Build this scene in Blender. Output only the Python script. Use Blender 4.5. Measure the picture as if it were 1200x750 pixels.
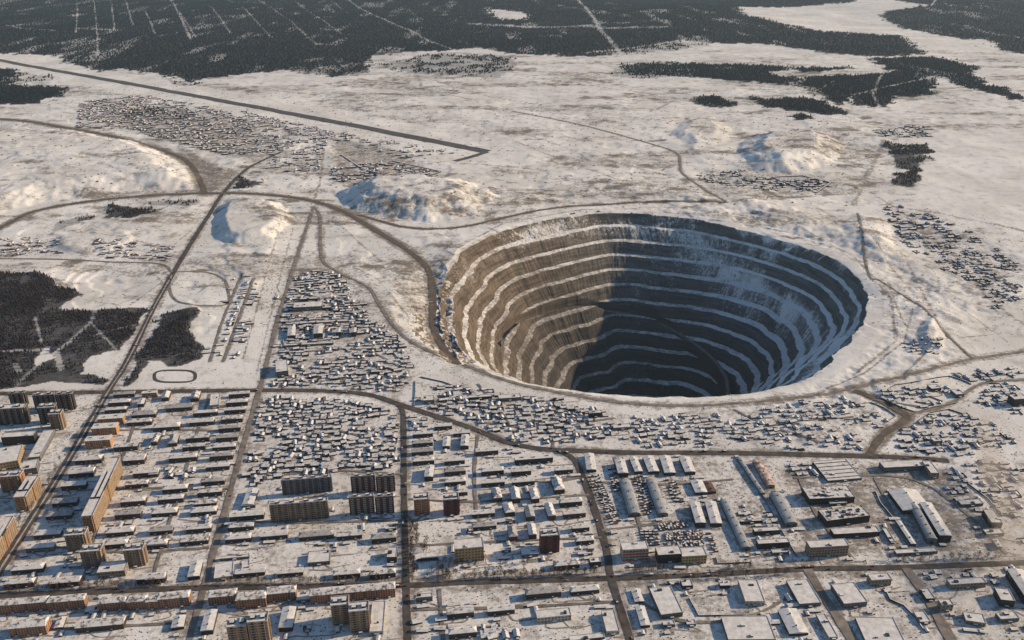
import bpy, math, random
import numpy as np
random.seed(7)
for o in list(bpy.data.objects): bpy.data.objects.remove(o)
SC = bpy.context.scene
COL = SC.collection

# ------------------------------------------------------------- camera, world, sun, exposure
F_PX, PITCH, CAM_H = 1010.0, math.radians(24.7), 800.0      # focal length in pixels of a 1200 x 750 picture
cam_d = bpy.data.cameras.new('camera'); cam = bpy.data.objects.new('camera', cam_d); COL.objects.link(cam)
cam_d.sensor_width = 36.0; cam_d.lens = 36.0 * F_PX / 1200.0
cam_d.clip_start = 5.0; cam_d.clip_end = 200000.0
cam.location = (0, 0, CAM_H); cam.rotation_euler = (math.radians(90) - PITCH, 0, 0)
SC.camera = cam
SUN_EL, SUN_AZ = math.radians(22.5), math.radians(76)         # azimuth clockwise from +Y: light comes from the right
W = bpy.data.worlds.new('World'); SC.world = W; W.use_nodes = True
wn = W.node_tree.nodes; sky = wn.new('ShaderNodeTexSky'); sky.sky_type = 'NISHITA'; sky.sun_disc = False
sky.sun_elevation = SUN_EL; sky.sun_rotation = SUN_AZ; sky.altitude = 400; sky.dust_density = .5; sky.ozone_density = 4.0; sky.air_density = 1.3
W.node_tree.links.new(sky.outputs[0], wn['Background'].inputs[0]); wn['Background'].inputs[1].default_value = 0.092
sun_d = bpy.data.lights.new('sun', 'SUN'); sun = bpy.data.objects.new('sun', sun_d); COL.objects.link(sun)
sun_d.energy = 4.9; sun_d.angle = math.radians(0.8); sun_d.color = (1.0, 0.79, 0.54)
sun.rotation_euler = (math.radians(90) - SUN_EL, 0, math.pi - SUN_AZ)
SC.view_settings.view_transform = 'Standard'; SC.view_settings.look = 'None'
SC.view_settings.exposure = 0.2; SC.view_settings.gamma = 1.0
SC.view_settings.use_curve_mapping = False

# ------------------------------------------------------------- helpers
CP, SP = math.cos(PITCH), math.sin(PITCH)
def at(px, py, z=0.0):
    """ground point (at height z) seen at a pixel of the 1200 x 750 photograph"""
    u = (px - 600) / F_PX; v = (py - 375) / F_PX
    dx, dy, dz = u, CP - v * SP, -SP - v * CP
    t = (z - CAM_H) / dz
    return np.array([dx * t, dy * t])
def poly(pts): return np.array([at(*p) for p in pts])
def tile(ox, oy, s, pts): return [(ox + x / s, oy + y / s) for x, y in pts]

def hash2(ix, iy, seed=0):
    h = (ix.astype(np.int64) * 374761393 + iy.astype(np.int64) * 668265263 + seed * 974634777) & 0xFFFFFFFF
    h = ((h ^ (h >> 13)) * 1274126177) & 0xFFFFFFFF
    return ((h ^ (h >> 16)) & 0xFFFFFF) / float(0xFFFFFF)
def vnoise(x, y, seed=0):
    x = np.asarray(x, float); y = np.asarray(y, float)
    ix = np.floor(x); iy = np.floor(y); fx = x - ix; fy = y - iy
    fx = fx * fx * (3 - 2 * fx); fy = fy * fy * (3 - 2 * fy)
    a = hash2(ix, iy, seed); b = hash2(ix + 1, iy, seed); c = hash2(ix, iy + 1, seed); d = hash2(ix + 1, iy + 1, seed)
    return (a * (1 - fx) + b * fx) * (1 - fy) + (c * (1 - fx) + d * fx) * fy
def fbm(x, y, seed=0, o=4):
    s = 0; a = .5; t = 0
    for k in range(o):
        s = s + a * vnoise(x, y, seed + k); t += a; a *= .5; x = x * 2.03; y = y * 2.03
    return s / t
def sstep(a, b, x):
    t = np.clip((x - a) / (b - a), 0, 1); return t * t * (3 - 2 * t)
def inside(P, X, Y):
    r = np.zeros(X.shape, bool); n = len(P); j = n - 1
    if X.size > 5000:
        k = (X > P[:, 0].min()) & (X < P[:, 0].max()) & (Y > P[:, 1].min()) & (Y < P[:, 1].max())
        if k.mean() < .6:
            if k.any(): r[k] = inside(P, X[k], Y[k])
            return r
    for i in range(n):
        xi, yi = P[i]; xj, yj = P[j]
        if yi != yj:
            r ^= ((yi > Y) != (yj > Y)) & (X < (xj - xi) * (Y - yi) / (yj - yi) + xi)
        j = i
    return r
def seg_dist(P, X, Y, closed=False):
    d = np.full(X.shape, 1e9); n = len(P)
    for i in range(n if closed else n - 1):
        a = P[i]; b = P[(i + 1) % n]; ab = b - a; L = ab @ ab + 1e-9
        t = np.clip(((X - a[0]) * ab[0] + (Y - a[1]) * ab[1]) / L, 0, 1)
        d = np.minimum(d, np.hypot(X - a[0] - t * ab[0], Y - a[1] - t * ab[1]))
    return d
def near_dist(P, X, Y, m):
    """distance to a line, worked out only within m of its box"""
    r = np.full(X.shape, 1e9); P = np.asarray(P); k = (X > P[:, 0].min() - m) & (X < P[:, 0].max() + m) & (Y > P[:, 1].min() - m) & (Y < P[:, 1].max() + m)
    if not k.any(): return r
    x, y = X[k], Y[k]; d = np.full(x.shape, 1e9)
    for i in range(0, len(P) - 1, 6):                     # stretch by stretch
        S = P[i:i + 7]; q = (x > S[:, 0].min() - m) & (x < S[:, 0].max() + m) & (y > S[:, 1].min() - m) & (y < S[:, 1].max() + m)
        if q.any(): d[q] = np.minimum(d[q], seg_dist(S, x[q], y[q]))
    r[k] = d; return r
def sdist(P, X, Y):
    """signed distance to a polygon, positive inside; only near its box"""
    r = np.full(X.shape, -1e9); m = 400
    k = (X > P[:, 0].min() - m) & (X < P[:, 0].max() + m) & (Y > P[:, 1].min() - m) & (Y < P[:, 1].max() + m)
    if k.any():
        x = X[k]; y = Y[k]; d = seg_dist(P, x, y, True); r[k] = np.where(inside(P, x, y), d, -d)
    return r
def smooth_line(P, step):
    """Catmull-Rom through world points, resampled"""
    P = np.asarray(P, float); Q = np.vstack([2 * P[0] - P[1], P, 2 * P[-1] - P[-2]]); out = []
    for i in range(1, len(Q) - 2):
        p0, p1, p2, p3 = Q[i - 1:i + 3]; n = max(2, int(np.linalg.norm(p2 - p1) / step))
        for k in range(n):
            t = k / n
            out.append(.5 * ((2 * p1) + (-p0 + p2) * t + (2 * p0 - 5 * p1 + 4 * p2 - p3) * t * t + (-p0 + 3 * p1 - 3 * p2 + p3) * t ** 3))
    out.append(P[-1]); return np.array(out)

# ------------------------------------------------------------- materials
MATS = {}
def mat(name, c, rough=.9, noise=.25, scale=.3, c2=None, spec=.2, lo=.35, hi=.65):
    """colour broken up by object-space noise towards c2"""
    if name in MATS: return MATS[name]
    m = bpy.data.materials.new(name); m.use_nodes = True; n = m.node_tree.nodes; l = m.node_tree.links
    b = n['Principled BSDF']; b.inputs['Roughness'].default_value = rough; b.inputs['Specular IOR Level'].default_value = spec
    g = n.new('ShaderNodeNewGeometry'); t = n.new('ShaderNodeTexNoise'); t.inputs['Scale'].default_value = scale
    t.inputs['Detail'].default_value = 4; t.inputs['Roughness'].default_value = .65
    l.new(g.outputs['Position'], t.inputs['Vector'])
    r = n.new('ShaderNodeValToRGB'); e = r.color_ramp.elements
    if c2 is None: c2 = tuple(x * (1 - noise * 1.6) for x in c)
    e[0].position = lo; e[1].position = hi; e[0].color = (*c2, 1); e[1].color = (*c, 1)
    l.new(t.outputs['Fac'], r.inputs['Fac']); l.new(r.outputs['Color'], b.inputs['Base Color'])
    MATS[name] = m; return m

class MB:
    def __init__(s): s.v = []; s.f = []; s.m = []
    def face(s, pts, m=0):
        i = len(s.v); s.v += [tuple(p) for p in pts]; s.f.append(tuple(range(i, i + len(pts)))); s.m.append(m)
    def box(s, x0, x1, y0, y1, z0, z1, m=0, top=None, bottom=False):
        i = len(s.v)
        s.v += [(x0, y0, z0), (x1, y0, z0), (x1, y1, z0), (x0, y1, z0), (x0, y0, z1), (x1, y0, z1), (x1, y1, z1), (x0, y1, z1)]
        for f in ((0, 1, 5, 4), (1, 2, 6, 5), (2, 3, 7, 6), (3, 0, 4, 7)): s.f.append(tuple(i + k for k in f)); s.m.append(m)
        s.f.append((i + 4, i + 5, i + 6, i + 7)); s.m.append(m if top is None else top)
        if bottom: s.f.append((i + 3, i + 2, i + 1, i)); s.m.append(m)
    def gable(s, x0, x1, y0, y1, z, rise, m=0, hip=0.0, under=True, along='x', gm=None):
        """pitched roof, ridge along x or y, ends hipped by hip metres; gm colours upright gable ends"""
        if along == 'y':
            q = MB(); q.gable(y0, y1, -x1, -x0, z, rise, m, hip, under, 'x', gm)
            i = len(s.v); s.v += [(-b, a, c) for a, b, c in q.v]; s.f += [tuple(i + k for k in f) for f in q.f]; s.m += q.m; return
        ym = (y0 + y1) / 2; i = len(s.v)
        s.v += [(x0, y0, z), (x1, y0, z), (x1, y1, z), (x0, y1, z), (x0 + hip, ym, z + rise), (x1 - hip, ym, z + rise)]
        e = m if (hip > 0 or gm is None) else gm
        for f, k in (((0, 1, 5, 4), m), ((2, 3, 4, 5), m), ((1, 2, 5), e), ((3, 0, 4), e)): s.f.append(tuple(i + q for q in f)); s.m.append(k)
        if under: s.f.append((i + 3, i + 2, i + 1, i)); s.m.append(m)
    def arch(s, x0, x1, y0, y1, z, rise, m=0, n=8, gm=0):
        """barrel roof along y"""
        P = [(x0 + (x1 - x0) * (1 - math.cos(math.pi * k / n)) / 2, z + rise * math.sin(math.pi * k / n)) for k in range(n + 1)]
        for k in range(n):
            a, b = P[k], P[k + 1]; s.face([(a[0], y0, a[1]), (a[0], y1, a[1]), (b[0], y1, b[1]), (b[0], y0, b[1])][::-1], m)
        s.face([(p[0], y0, p[1]) for p in P][::-1], gm); s.face([(p[0], y1, p[1]) for p in P], gm)
    def data(s, name, mats):
        me = bpy.data.meshes.new(name); me.from_pydata(s.v, [], s.f)
        for m in mats: me.materials.append(m)
        me.polygons.foreach_set('material_index', s.m); me.update(); return me
    def build(s, name, mats, parent=None, loc=(0, 0, 0), rz=0):
        if not isinstance(mats, (list, tuple)): mats = [mats]
        o = bpy.data.objects.new(name, s.data(name, mats)); COL.objects.link(o); o.location = loc; o.rotation_euler = (0, 0, rz)
        if parent: o.parent = parent
        return o
def np_mesh(name, V, Fc, mats, parent=None, midx=None):
    """mesh from numpy arrays; Fc (n, k) faces"""
    me = bpy.data.meshes.new(name); n, k = Fc.shape
    me.vertices.add(len(V)); me.vertices.foreach_set('co', np.ascontiguousarray(V, np.float32).ravel())
    me.loops.add(n * k); me.loops.foreach_set('vertex_index', np.ascontiguousarray(Fc, np.int32).ravel())
    me.polygons.add(n); me.polygons.foreach_set('loop_start', np.arange(0, n * k, k, dtype=np.int32))
    try: me.polygons.foreach_set('loop_total', np.full(n, k, np.int32))
    except Exception: pass
    for m in mats: me.materials.append(m)
    if midx is not None: me.polygons.foreach_set('material_index', np.ascontiguousarray(midx, np.int32))
    me.update(calc_edges=True); me.validate()
    o = bpy.data.objects.new(name, me); COL.objects.link(o)
    if parent: o.parent = parent
    return o
def attr(o, name, vals):
    a = o.data.attributes.new(name, 'FLOAT', 'POINT'); a.data.foreach_set('value', np.ascontiguousarray(vals, np.float32))
def tag(o, label=None, cat=None, group=None, kind=None):
    if label: o['label'] = label
    if cat: o['category'] = cat
    if group: o['group'] = group
    if kind: o['kind'] = kind
    return o
def empty(name, loc, rz=0):
    o = bpy.data.objects.new(name, None); COL.objects.link(o); o.location = loc; o.rotation_euler = (0, 0, rz); o.empty_display_size = 5; return o
HAZE = 1.8e-5
# ------------------------------------------------------------- where roads, woods and heaps lie (pixels of the photograph, laid on the ground)
ROADS = {  # name: (points, asphalt width m, verge dirt width m, material)
 'highway': ([(-60, 765), (0, 668), (75, 548), (125, 462), (150, 422), (185, 352), (215, 300), (245, 252), (263, 225), (290, 198), (330, 178)], 13, 30, 'asphalt'),
 'cross_road': ([(-40, 462), (0, 461.5), (130, 459.5), (300, 457.5), (360, 457.7), (411, 460), (440, 464.5), (462, 472), (488, 480.5), (530, 494), (561, 505), (593, 518), (625, 525), (655, 527.5), (740, 530.5), (840, 531), (940, 533), (1040, 535.5), (1112, 540)], 13, 26, 'asphalt'),
 'ring_street': ([(464, 473), (471, 480), (473, 497), (473.5, 568), (476, 684), (478, 750), (479, 800)], 9, 24, 'asphalt'),
 'dirt_street': ([(368, 242), (352, 290), (330, 360), (309, 440), (302.5, 463), (282, 534), (264, 598), (252, 641), (239, 690), (222, 750), (210, 800)], 9, 20, 'dirty'),
 'main_street': ([(-60, 702), (0, 698), (100, 694), (240, 689), (477, 686), (540, 683), (740, 677), (840, 673), (944, 667), (1040, 665.5), (1189, 660), (1260, 657)], 10, 40, 'asphalt'),
 'depot_street': ([(653, 528), (672, 538), (686, 566), (698, 600), (711, 645), (716, 676), (737, 745), (752, 800)], 10, 26, 'asphalt'),
 'quarry_road': ([(368, 242), (375, 256), (377, 301), (393, 317), (430, 336), (443, 354), (463, 384), (490, 405), (550, 430), (600, 448), (660, 461), (720, 471), (790, 475.5), (862, 473), (920, 467.5), (974, 461), (1017, 452), (1080, 438), (1140, 421), (1200, 412), (1260, 400)], 8, 26, 'dirty'),
 'haul_road': ([(-60, 290), (0, 267), (40, 248), (100, 236.5), (180, 229), (262, 226.5), (310, 228), (360, 234), (400, 247), (450, 276), (490, 302), (504, 318), (507, 345), (507, 370), (518, 393), (538, 415)], 17, 40, 'earth'),
 'rim_road': ([(420, 252), (480, 267), (536, 267), (592, 255), (648, 244), (700, 240), (778, 237), (850, 240)], 10, 24, 'earth'),
 'runway': ([(-200, 36), (0, 70), (100, 88.5), (200, 107), (300, 125.5), (400, 144.5), (500, 164), (571, 178)], 56, 90, 'runway'),
 'taxiway': ([(571, 178), (552, 184), (533, 189)], 26, 50, 'runway'),
 'village_road': ([(-20, 138), (30, 142), (67, 148), (133, 160), (200, 180), (222, 192), (236, 215), (240, 228)], 20, 60, 'earth'),
 'forest_road': ([(-20, 303), (60, 304), (133, 307), (187, 309), (202, 319)], 6, 12, 'dirty'),
 'lake_road': ([(600, 130), (683, 147), (767, 170), (793, 180), (797, 192), (800, 203), (827, 223), (850, 239)], 9, 22, 'dirty'),
 'works_road': ([(1000, 459), (1022, 467), (1048, 481), (1063, 489), (1054, 498), (1034, 511), (1018, 534)], 12, 26, 'earth'),
 'works_lane': ([(1064, 487), (1110, 475), (1140, 455), (1160, 448), (1200, 445)], 6, 14, 'dirty'),
 'south_street': ([(946, 667), (968, 703), (987, 731), (1000, 752), (1015, 790)], 12, 24, 'dirty'),
 'yard_street': ([(1062, 666), (1085, 700), (1106, 735), (1120, 760)], 12, 24, 'dirty'),
 'east_track': ([(1005, 250), (1017, 318), (1034, 330), (1083, 363), (1110, 395), (1140, 421)], 5, 12, 'dirty'),
 'hut_street': ([(284, 322), (262, 375), (246, 424)], 5, 10, 'dirty'),
 'hut_lane': ([(298, 328), (280, 375), (262, 424)], 6, 12, 'dirty'),
}
T00 = lambda p: tile(0, 0, 3, p); T40 = lambda p: tile(400, 0, 3, p); T80 = lambda p: tile(800, 0, 3, p); TL = lambda p: tile(0, 220, 3, p)
WOODS = {  # outline, near or far, label
 'left': (TL([(-60, 300), (0, 302), (140, 310), (190, 345), (285, 355), (270, 385), (215, 420), (230, 430), (340, 425), (522, 430), (490, 500), (440, 575), (375, 582), (300, 600), (285, 650), (365, 655), (370, 690), (330, 700), (200, 680), (110, 700), (-60, 715)]), 'bare dark larch wood left of the diagonal highway, cut by snowy clearings'),
 'mid': (TL([(568, 440), (700, 425), (706, 440), (670, 490), (690, 530), (716, 570), (705, 612), (640, 620), (510, 615), (480, 690), (440, 700), (470, 600), (540, 490)]), 'small bare dark wood right of the diagonal highway above the oval track'),
 'patch': (TL([(388, 55), (440, 60), (535, 88), (450, 112), (368, 106)]), 'small wedge of bare scrub below the curved haul road'),
 'strip': (TL([(488, 45), (560, 42), (685, 48), (680, 70), (560, 66)]), 'thin strip of scrub beside the haul road bend'),
 'scrub': (TL([(178, 135), (240, 110), (300, 92), (345, 110), (300, 125), (190, 150)]), 'low scrub on the snow left of the scrub wedge'),
 'taiga': ([(-900, -60), (-200, 30), (0, 62), (62, 62), (80, 72), (118, 84), (150, 80), (190, 88), (225, 96), (240, 92), (330, 82), (395, 90), (432, 86), (436, 66), (480, 62), (535, 60), (560, 56), (600, 65), (660, 66), (700, 67), (760, 60), (800, 50), (840, 53), (900, 52), (970, 64), (1010, 66), (1060, 66), (1086, 63), (1056, 42), (960, 36), (870, 20), (866, 8), (940, 6), (1000, 4), (1010, -4), (500, -60)], 'vast dark conifer forest along the top with straight clearings'),
 'upper': (T80([(440, -20), (590, 0), (700, 0), (860, 30), (690, 50), (760, 85), (860, 110), (980, 135), (1060, 130), (1110, 168), (1200, 192), (1500, 240), (1500, -20)]), 'dark conifer forest in the upper right corner'),
 'middle': (T80([(650, 207), (900, 200), (1040, 235), (1010, 258), (1090, 300), (1210, 340), (1210, 362), (1000, 310), (900, 270), (880, 335), (740, 345), (720, 375), (640, 372), (610, 365), (590, 340), (550, 367), (470, 335), (390, 300), (440, 268), (600, 265), (740, 255)]), 'dark forest patch with forking snowy tracks right of the pit'),
 'ribbon': (T80([(-210, 228), (0, 225), (240, 230), (380, 240), (600, 238), (560, 250), (420, 255), (380, 245), (300, 262), (420, 275), (380, 298), (180, 285), (-30, 270), (-190, 272)]), 'narrow dark forest ribbon above the white plain'),
 'island': (T80([(235, 340), (290, 350), (420, 340), (480, 350), (560, 385), (570, 405), (470, 400), (400, 390), (300, 375)]), 'long dark forest island on the white plain'),
 'islet': (T80([(30, 345), (120, 336), (190, 355), (190, 376), (120, 378), (50, 368)]), 'small dark forest island left of the long one'),
 'dot': (T80([(368, 415), (410, 395), (462, 412), (430, 426)]), 'tiny dark clump below the long forest island'),
 'lakeside': (T80([(718, 500), (790, 508), (862, 505), (870, 550), (840, 590), (800, 660), (740, 645), (780, 590), (714, 540)]), 'dark wood on the left shore of the white lake'),
 'field': (T00([(-60, 235), (0, 235), (60, 242), (72, 290), (0, 300), (-60, 300)]), 'dark clump below the runway at the left edge'),
 'field_two': (T00([(80, 250), (197, 266), (150, 296), (84, 282)]), 'small dark clump below the runway beside its access road'),
 'field_three': (T00([(-60, 300), (60, 300), (270, 308), (220, 335), (120, 362), (-60, 368)]), 'dark wood left of the far village'),
 'bog': (T00([(560, 275), (640, 285), (720, 300), (620, 296)]), 'thin dark clump at the forest edge above the runway'),
 'rough': (T40([(120, 230), (300, 195), (600, 200), (620, 240), (520, 280), (420, 270), (250, 260)]), 'ragged scrub at the foot of the great forest'),
 'shore': (T40([(860, 190), (900, 180), (1180, 150), (1290, 165), (1150, 185), (980, 200)]), 'dark forest tongue at the foot of the great forest'),
 'plain': (T40([(985, 230), (1100, 215), (1240, 228), (1240, 265), (1080, 278), (960, 270)]), 'dark forest patch on the white plain above the pit'),
 'village': (T00([(400, 405), (520, 372), (640, 372), (700, 400), (640, 425), (480, 420)]), 'dark ragged clump inside the far village below the runway'),
 'brown': (T00([(832, 620), (912, 640), (880, 662), (828, 662)]), 'brown scrub wedge beside the road fork'),
}
WOODS = {k: (poly(a), b) for k, (a, b) in WOODS.items()}
THIN = {'rough', 'village', 'plain', 'scrub', 'strip', 'bog', 'shore', 'field_two'}
CUTS = [  # snowy rides through the woods: points, width m
 (T00([(272, -10), (270, 120)]), 12), (T00([(330, -10), (342, 110), (344, 190)]), 12), (T00([(390, 0), (405, 110)]), 12), (T00([(440, 0), (470, 95)]), 12),
 (T00([(510, 40), (548, 122)]), 16), (T00([(598, -5), (672, 140)]), 22), (T00([(630, 50), (690, 132)]), 14), (T00([(740, 30), (812, 120)]), 14), (T00([(850, 30), (958, 135)]), 14),
 (T00([(900, -5), (1010, 70), (1110, 155)]), 16), (T00([(1010, -10), (1200, 120)]), 14), (T00([(800, 0), (830, 18)]), 12), (T00([(1110, 155), (1200, 160)]), 30), (T00([(280, 108), (400, 108)]), 40),
 (T00([(20, 90), (200, 118)]), 40), (T00([(1130, -10), (1230, 50)]), 12),
 (T40([(-20, -20), (40, 20), (150, 70), (300, 135), (420, 190)]), 26), (T40([(815, -20), (870, 50), (920, 110), (985, 195)]), 38),
 (T40([(460, 78), (640, 88), (870, 88), (920, 95), (1130, 105)]), 90), (T40([(900, 80), (1010, 88)]), 60), (T40([(860, 190), (980, 178), (1200, 150)]), 40),
 (T80([(600, 335), (640, 325), (720, 305), (880, 270)]), 22), (T80([(675, 330), (685, 290), (700, 265)]), 16), (T80([(690, 375), (665, 325)]), 16), (T80([(450, 335), (540, 280)]), 10), (T80([(870, 35), (900, -10)]), 25), (T80([(880, 30), (1200, 48)]), 30),
 (TL([(60, 690), (150, 610), (200, 575), (250, 540), (320, 480), (345, 405)]), 9), (TL([(318, 478), (360, 520), (410, 570)]), 5), (TL([(340, 520), (430, 495), (520, 470)]), 4), (TL([(125, 460), (150, 555)]), 5), (TL([(0, 575), (160, 570)]), 9), (TL([(200, 580), (215, 640)]), 12), (TL([(50, 620), (70, 650)]), 12),
]
OPENS = [poly(T40([(525, 40), (560, 38), (640, 45), (668, 65), (600, 70), (535, 62)])), poly(TL([(170, 560), (200, 555), (205, 590), (150, 620), (140, 600)]))]
HEAPS = [  # outline, height m, side width m
 ([(-90, 150), (90, 152), (180, 172), (232, 205), (230, 221), (140, 224), (50, 236), (-90, 275)], 32, 105),
 ([(395, 226), (420, 212), (500, 207), (560, 216), (588, 233), (555, 250), (500, 261), (440, 252), (402, 242)], 44, 120),
 ([(250, 262), (256, 242), (285, 233), (330, 238), (342, 258), (318, 284), (275, 288), (255, 282)], 18, 40),
 ([(862, 176), (880, 158), (960, 155), (992, 168), (978, 190), (930, 206), (885, 200)], 36, 100),
 ([(785, 158), (800, 142), (835, 136), (858, 150), (852, 166), (810, 178)], 15, 60),
 ([(985, 268), (1000, 250), (1040, 256), (1052, 290), (1038, 310), (1010, 298)], 9, 45),
 ([(1070, 398), (1080, 378), (1096, 372), (1108, 395), (1105, 412), (1085, 418)], 9, 20),
 ([(60, 290), (66, 278), (100, 272), (150, 272), (165, 284), (130, 296), (80, 298)], 7, 20),
]
HEAPS = [(poly(a), h, w) for a, h, w in HEAPS]
DIRT = [  # trodden, dirty ground: outline, strength, soft edge m
 (poly([(-200, 462), (0, 462), (300, 459), (475, 480), (477, 800), (-300, 820)]), .38, 40),
 (poly([(480, 485), (655, 530), (700, 610), (740, 800), (480, 800)]), .32, 30),
 (poly([(690, 533), (1110, 541), (1200, 640), (1190, 658), (720, 676)]), .48, 30),
 (poly([(900, 545), (1000, 538), (1120, 545), (1190, 640), (1185, 652), (900, 660), (935, 610)]), .62, 25),
 (poly([(740, 680), (1200, 663), (1300, 800), (750, 800)]), .42, 30),
 (poly([(335, 300), (440, 315), (480, 400), (500, 440), (470, 470), (310, 455)]), .46, 30),
 (poly([(480, 440), (720, 480), (1050, 470), (1040, 530), (640, 522), (500, 480)]), .40, 30),
 (poly([(200, 165), (262, 195), (285, 200), (262, 225), (240, 226)]), .75, 40),
 (poly([(455, 290), (512, 312), (512, 385), (560, 430), (500, 400), (470, 365), (450, 330)]), .50, 30), (poly([(505, 325), (520, 330), (516, 385), (545, 418), (525, 412), (500, 380)]), .85, 12),
 (poly([(1120, 545), (1260, 500), (1260, 660), (1190, 655)]), .5, 60),
 (poly([(100, 118), (300, 140), (350, 180), (300, 195), (150, 155)]), .6, 60), (poly([(385, 160), (455, 168), (515, 203), (505, 215), (390, 216)]), .62, 40), (poly([(820, 196), (970, 205), (975, 222), (880, 228), (815, 212)]), .5, 40), (poly([(1040, 240), (1180, 290), (1200, 365), (1150, 360), (1090, 310)]), .45, 40),
]
LAKE = poly([(1070, 165), (1110, 152), (1200, 148), (1290, 150), (1300, 270), (1190, 285), (1120, 255), (1075, 240), (1062, 210), (1085, 190)])
RUNL = poly([(-200, 36), (0, 70), (200, 107), (400, 144.5), (571, 178)])
TRACKS = [(poly(L), w) for L, w in (
 ([(400, 95), (500, 92), (560, 110), (650, 125), (770, 128), (790, 118), (765, 110), (690, 100), (600, 88)], 14), ([(490, 88), (495, 105), (560, 118)], 14), ([(570, 128), (680, 130), (800, 145)], 12),
 ([(590, 150), (700, 185), (780, 205)], 9), ([(860, 250), (930, 262), (1000, 300), (1045, 350), (1050, 400), (1000, 440)], 7), ([(1000, 270), (1060, 300), (1100, 380)], 6), ([(880, 240), (960, 245), (1010, 270), (1060, 330)], 7), ([(1060, 440), (1100, 400), (1180, 390)], 5), ([(640, 215), (760, 200), (830, 210)], 8), ([(430, 200), (520, 190), (640, 200)], 8), ([(900, 180), (1000, 190), (1060, 170)], 10), ([(560, 280), (590, 262), (680, 246), (780, 243), (880, 256)], 6), ([(395, 262), (440, 300), (485, 350), (505, 395)], 5), ([(600, 165), (720, 210), (800, 225)], 9), ([(800, 245), (900, 235), (1000, 225), (1020, 200), (1035, 165)], 16), ([(1000, 240), (1025, 190), (1040, 165)], 12), ([(800, 130), (900, 138), (1000, 145), (1100, 148), (1200, 145)], 10),
 ([(1020, 225), (1060, 250), (1120, 300), (1150, 340), (1200, 380)], 12), ([(1035, 240), (1100, 250), (1200, 270)], 10), ([(350, 205), (380, 175), (375, 215), (365, 240)], 8), ([(500, 240), (600, 232), (700, 228), (790, 232), (850, 240)], 14), ([(560, 245), (640, 226), (760, 222)], 10),
 ([(100, 290), (160, 300), (190, 330), (150, 360), (100, 350)], 4), ([(330, 260), (310, 330), (285, 420)], 4), ([(345, 262), (322, 350), (300, 440)], 4), ([(395, 305), (440, 325), (480, 370)], 5), ([(1040, 330), (1060, 380), (1100, 420)], 5), ([(930, 470), (1010, 440), (1060, 400), (1070, 360)], 5),
 ([(1000, 300), (1050, 310), (1100, 340), (1180, 400)], 5), ([(20, 285), (100, 275), (200, 290), (225, 270)], 5), ([(215, 300), (260, 300), (345, 300)], 5), ([(225, 310), (275, 312), (340, 310)], 4))]
RIMPX = [(508, 352), (515, 388), (532, 410), (560, 431), (600, 446), (650, 457), (700, 463.5), (760, 467.5), (820, 467.5), (880, 463), (930, 453), (968, 440), (997, 421), (1020, 396), (1033, 368), (1033, 344), (1018, 322), (993, 304), (956, 287), (908, 271), (860, 260), (810, 251), (760, 247), (700, 248), (650, 253), (605, 263), (570, 276), (540, 293), (521, 312), (511, 332)]
RIM = poly(RIMPX); PC = at(765, 345)
_a = np.arctan2(RIM[:, 1] - PC[1], RIM[:, 0] - PC[0]); _r = np.hypot(*(RIM - PC).T); _k = np.argsort(_a); _a, _r = _a[_k], _r[_k]
def rim_r(th):
    th = (th + np.pi) % (2 * np.pi) - np.pi
    r = sum(np.interp(th + d, np.r_[_a[-1] - 2 * np.pi, _a, _a[0] + 2 * np.pi], np.r_[_r[-1], _r, _r[0]]) for d in (-.1, -.05, 0, .05, .1)) / 5
    return r
TRENCH = smooth_line(poly([(470, 288), (490, 302), (504, 318), (507, 345), (507, 370), (518, 393), (538, 415)]), 15)

WILDROADS = [smooth_line(poly(P), 60) for k, (P, w, v, m) in ROADS.items() if k in ('highway', 'dirt_street', 'quarry_road', 'haul_road', 'rim_road', 'taxiway', 'village_road', 'lake_road', 'east_track', 'forest_road')]
def heap_h(X, Y):
    h = np.zeros(X.shape)
    for k, (P, hh, w) in enumerate(HEAPS):
        q = sdist(P, X, Y)
        m = q > -300
        if not m.any(): continue
        x, y = X[m], Y[m]
        g = (fbm(x / 30, y / 30, 50 + k, 3) - .5) * w * .16 + (fbm(x / 14, y / 40, 57 + k, 2) - .5) * w * .12 + (fbm(x / 90, y / 90, 70 + k, 3) - .5) * w * .5
        t = np.clip((q[m] + g) / w, 0, 1)
        top = 1 + (fbm(x / 50, y / 50, 30 + k) - .5) * .14
        h[m] = np.maximum(h[m], hh * np.where(t < .55, t * 1.0, .55 + np.clip((t - .62) / .38, 0, 1) * .45) * top)
    return h
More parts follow.
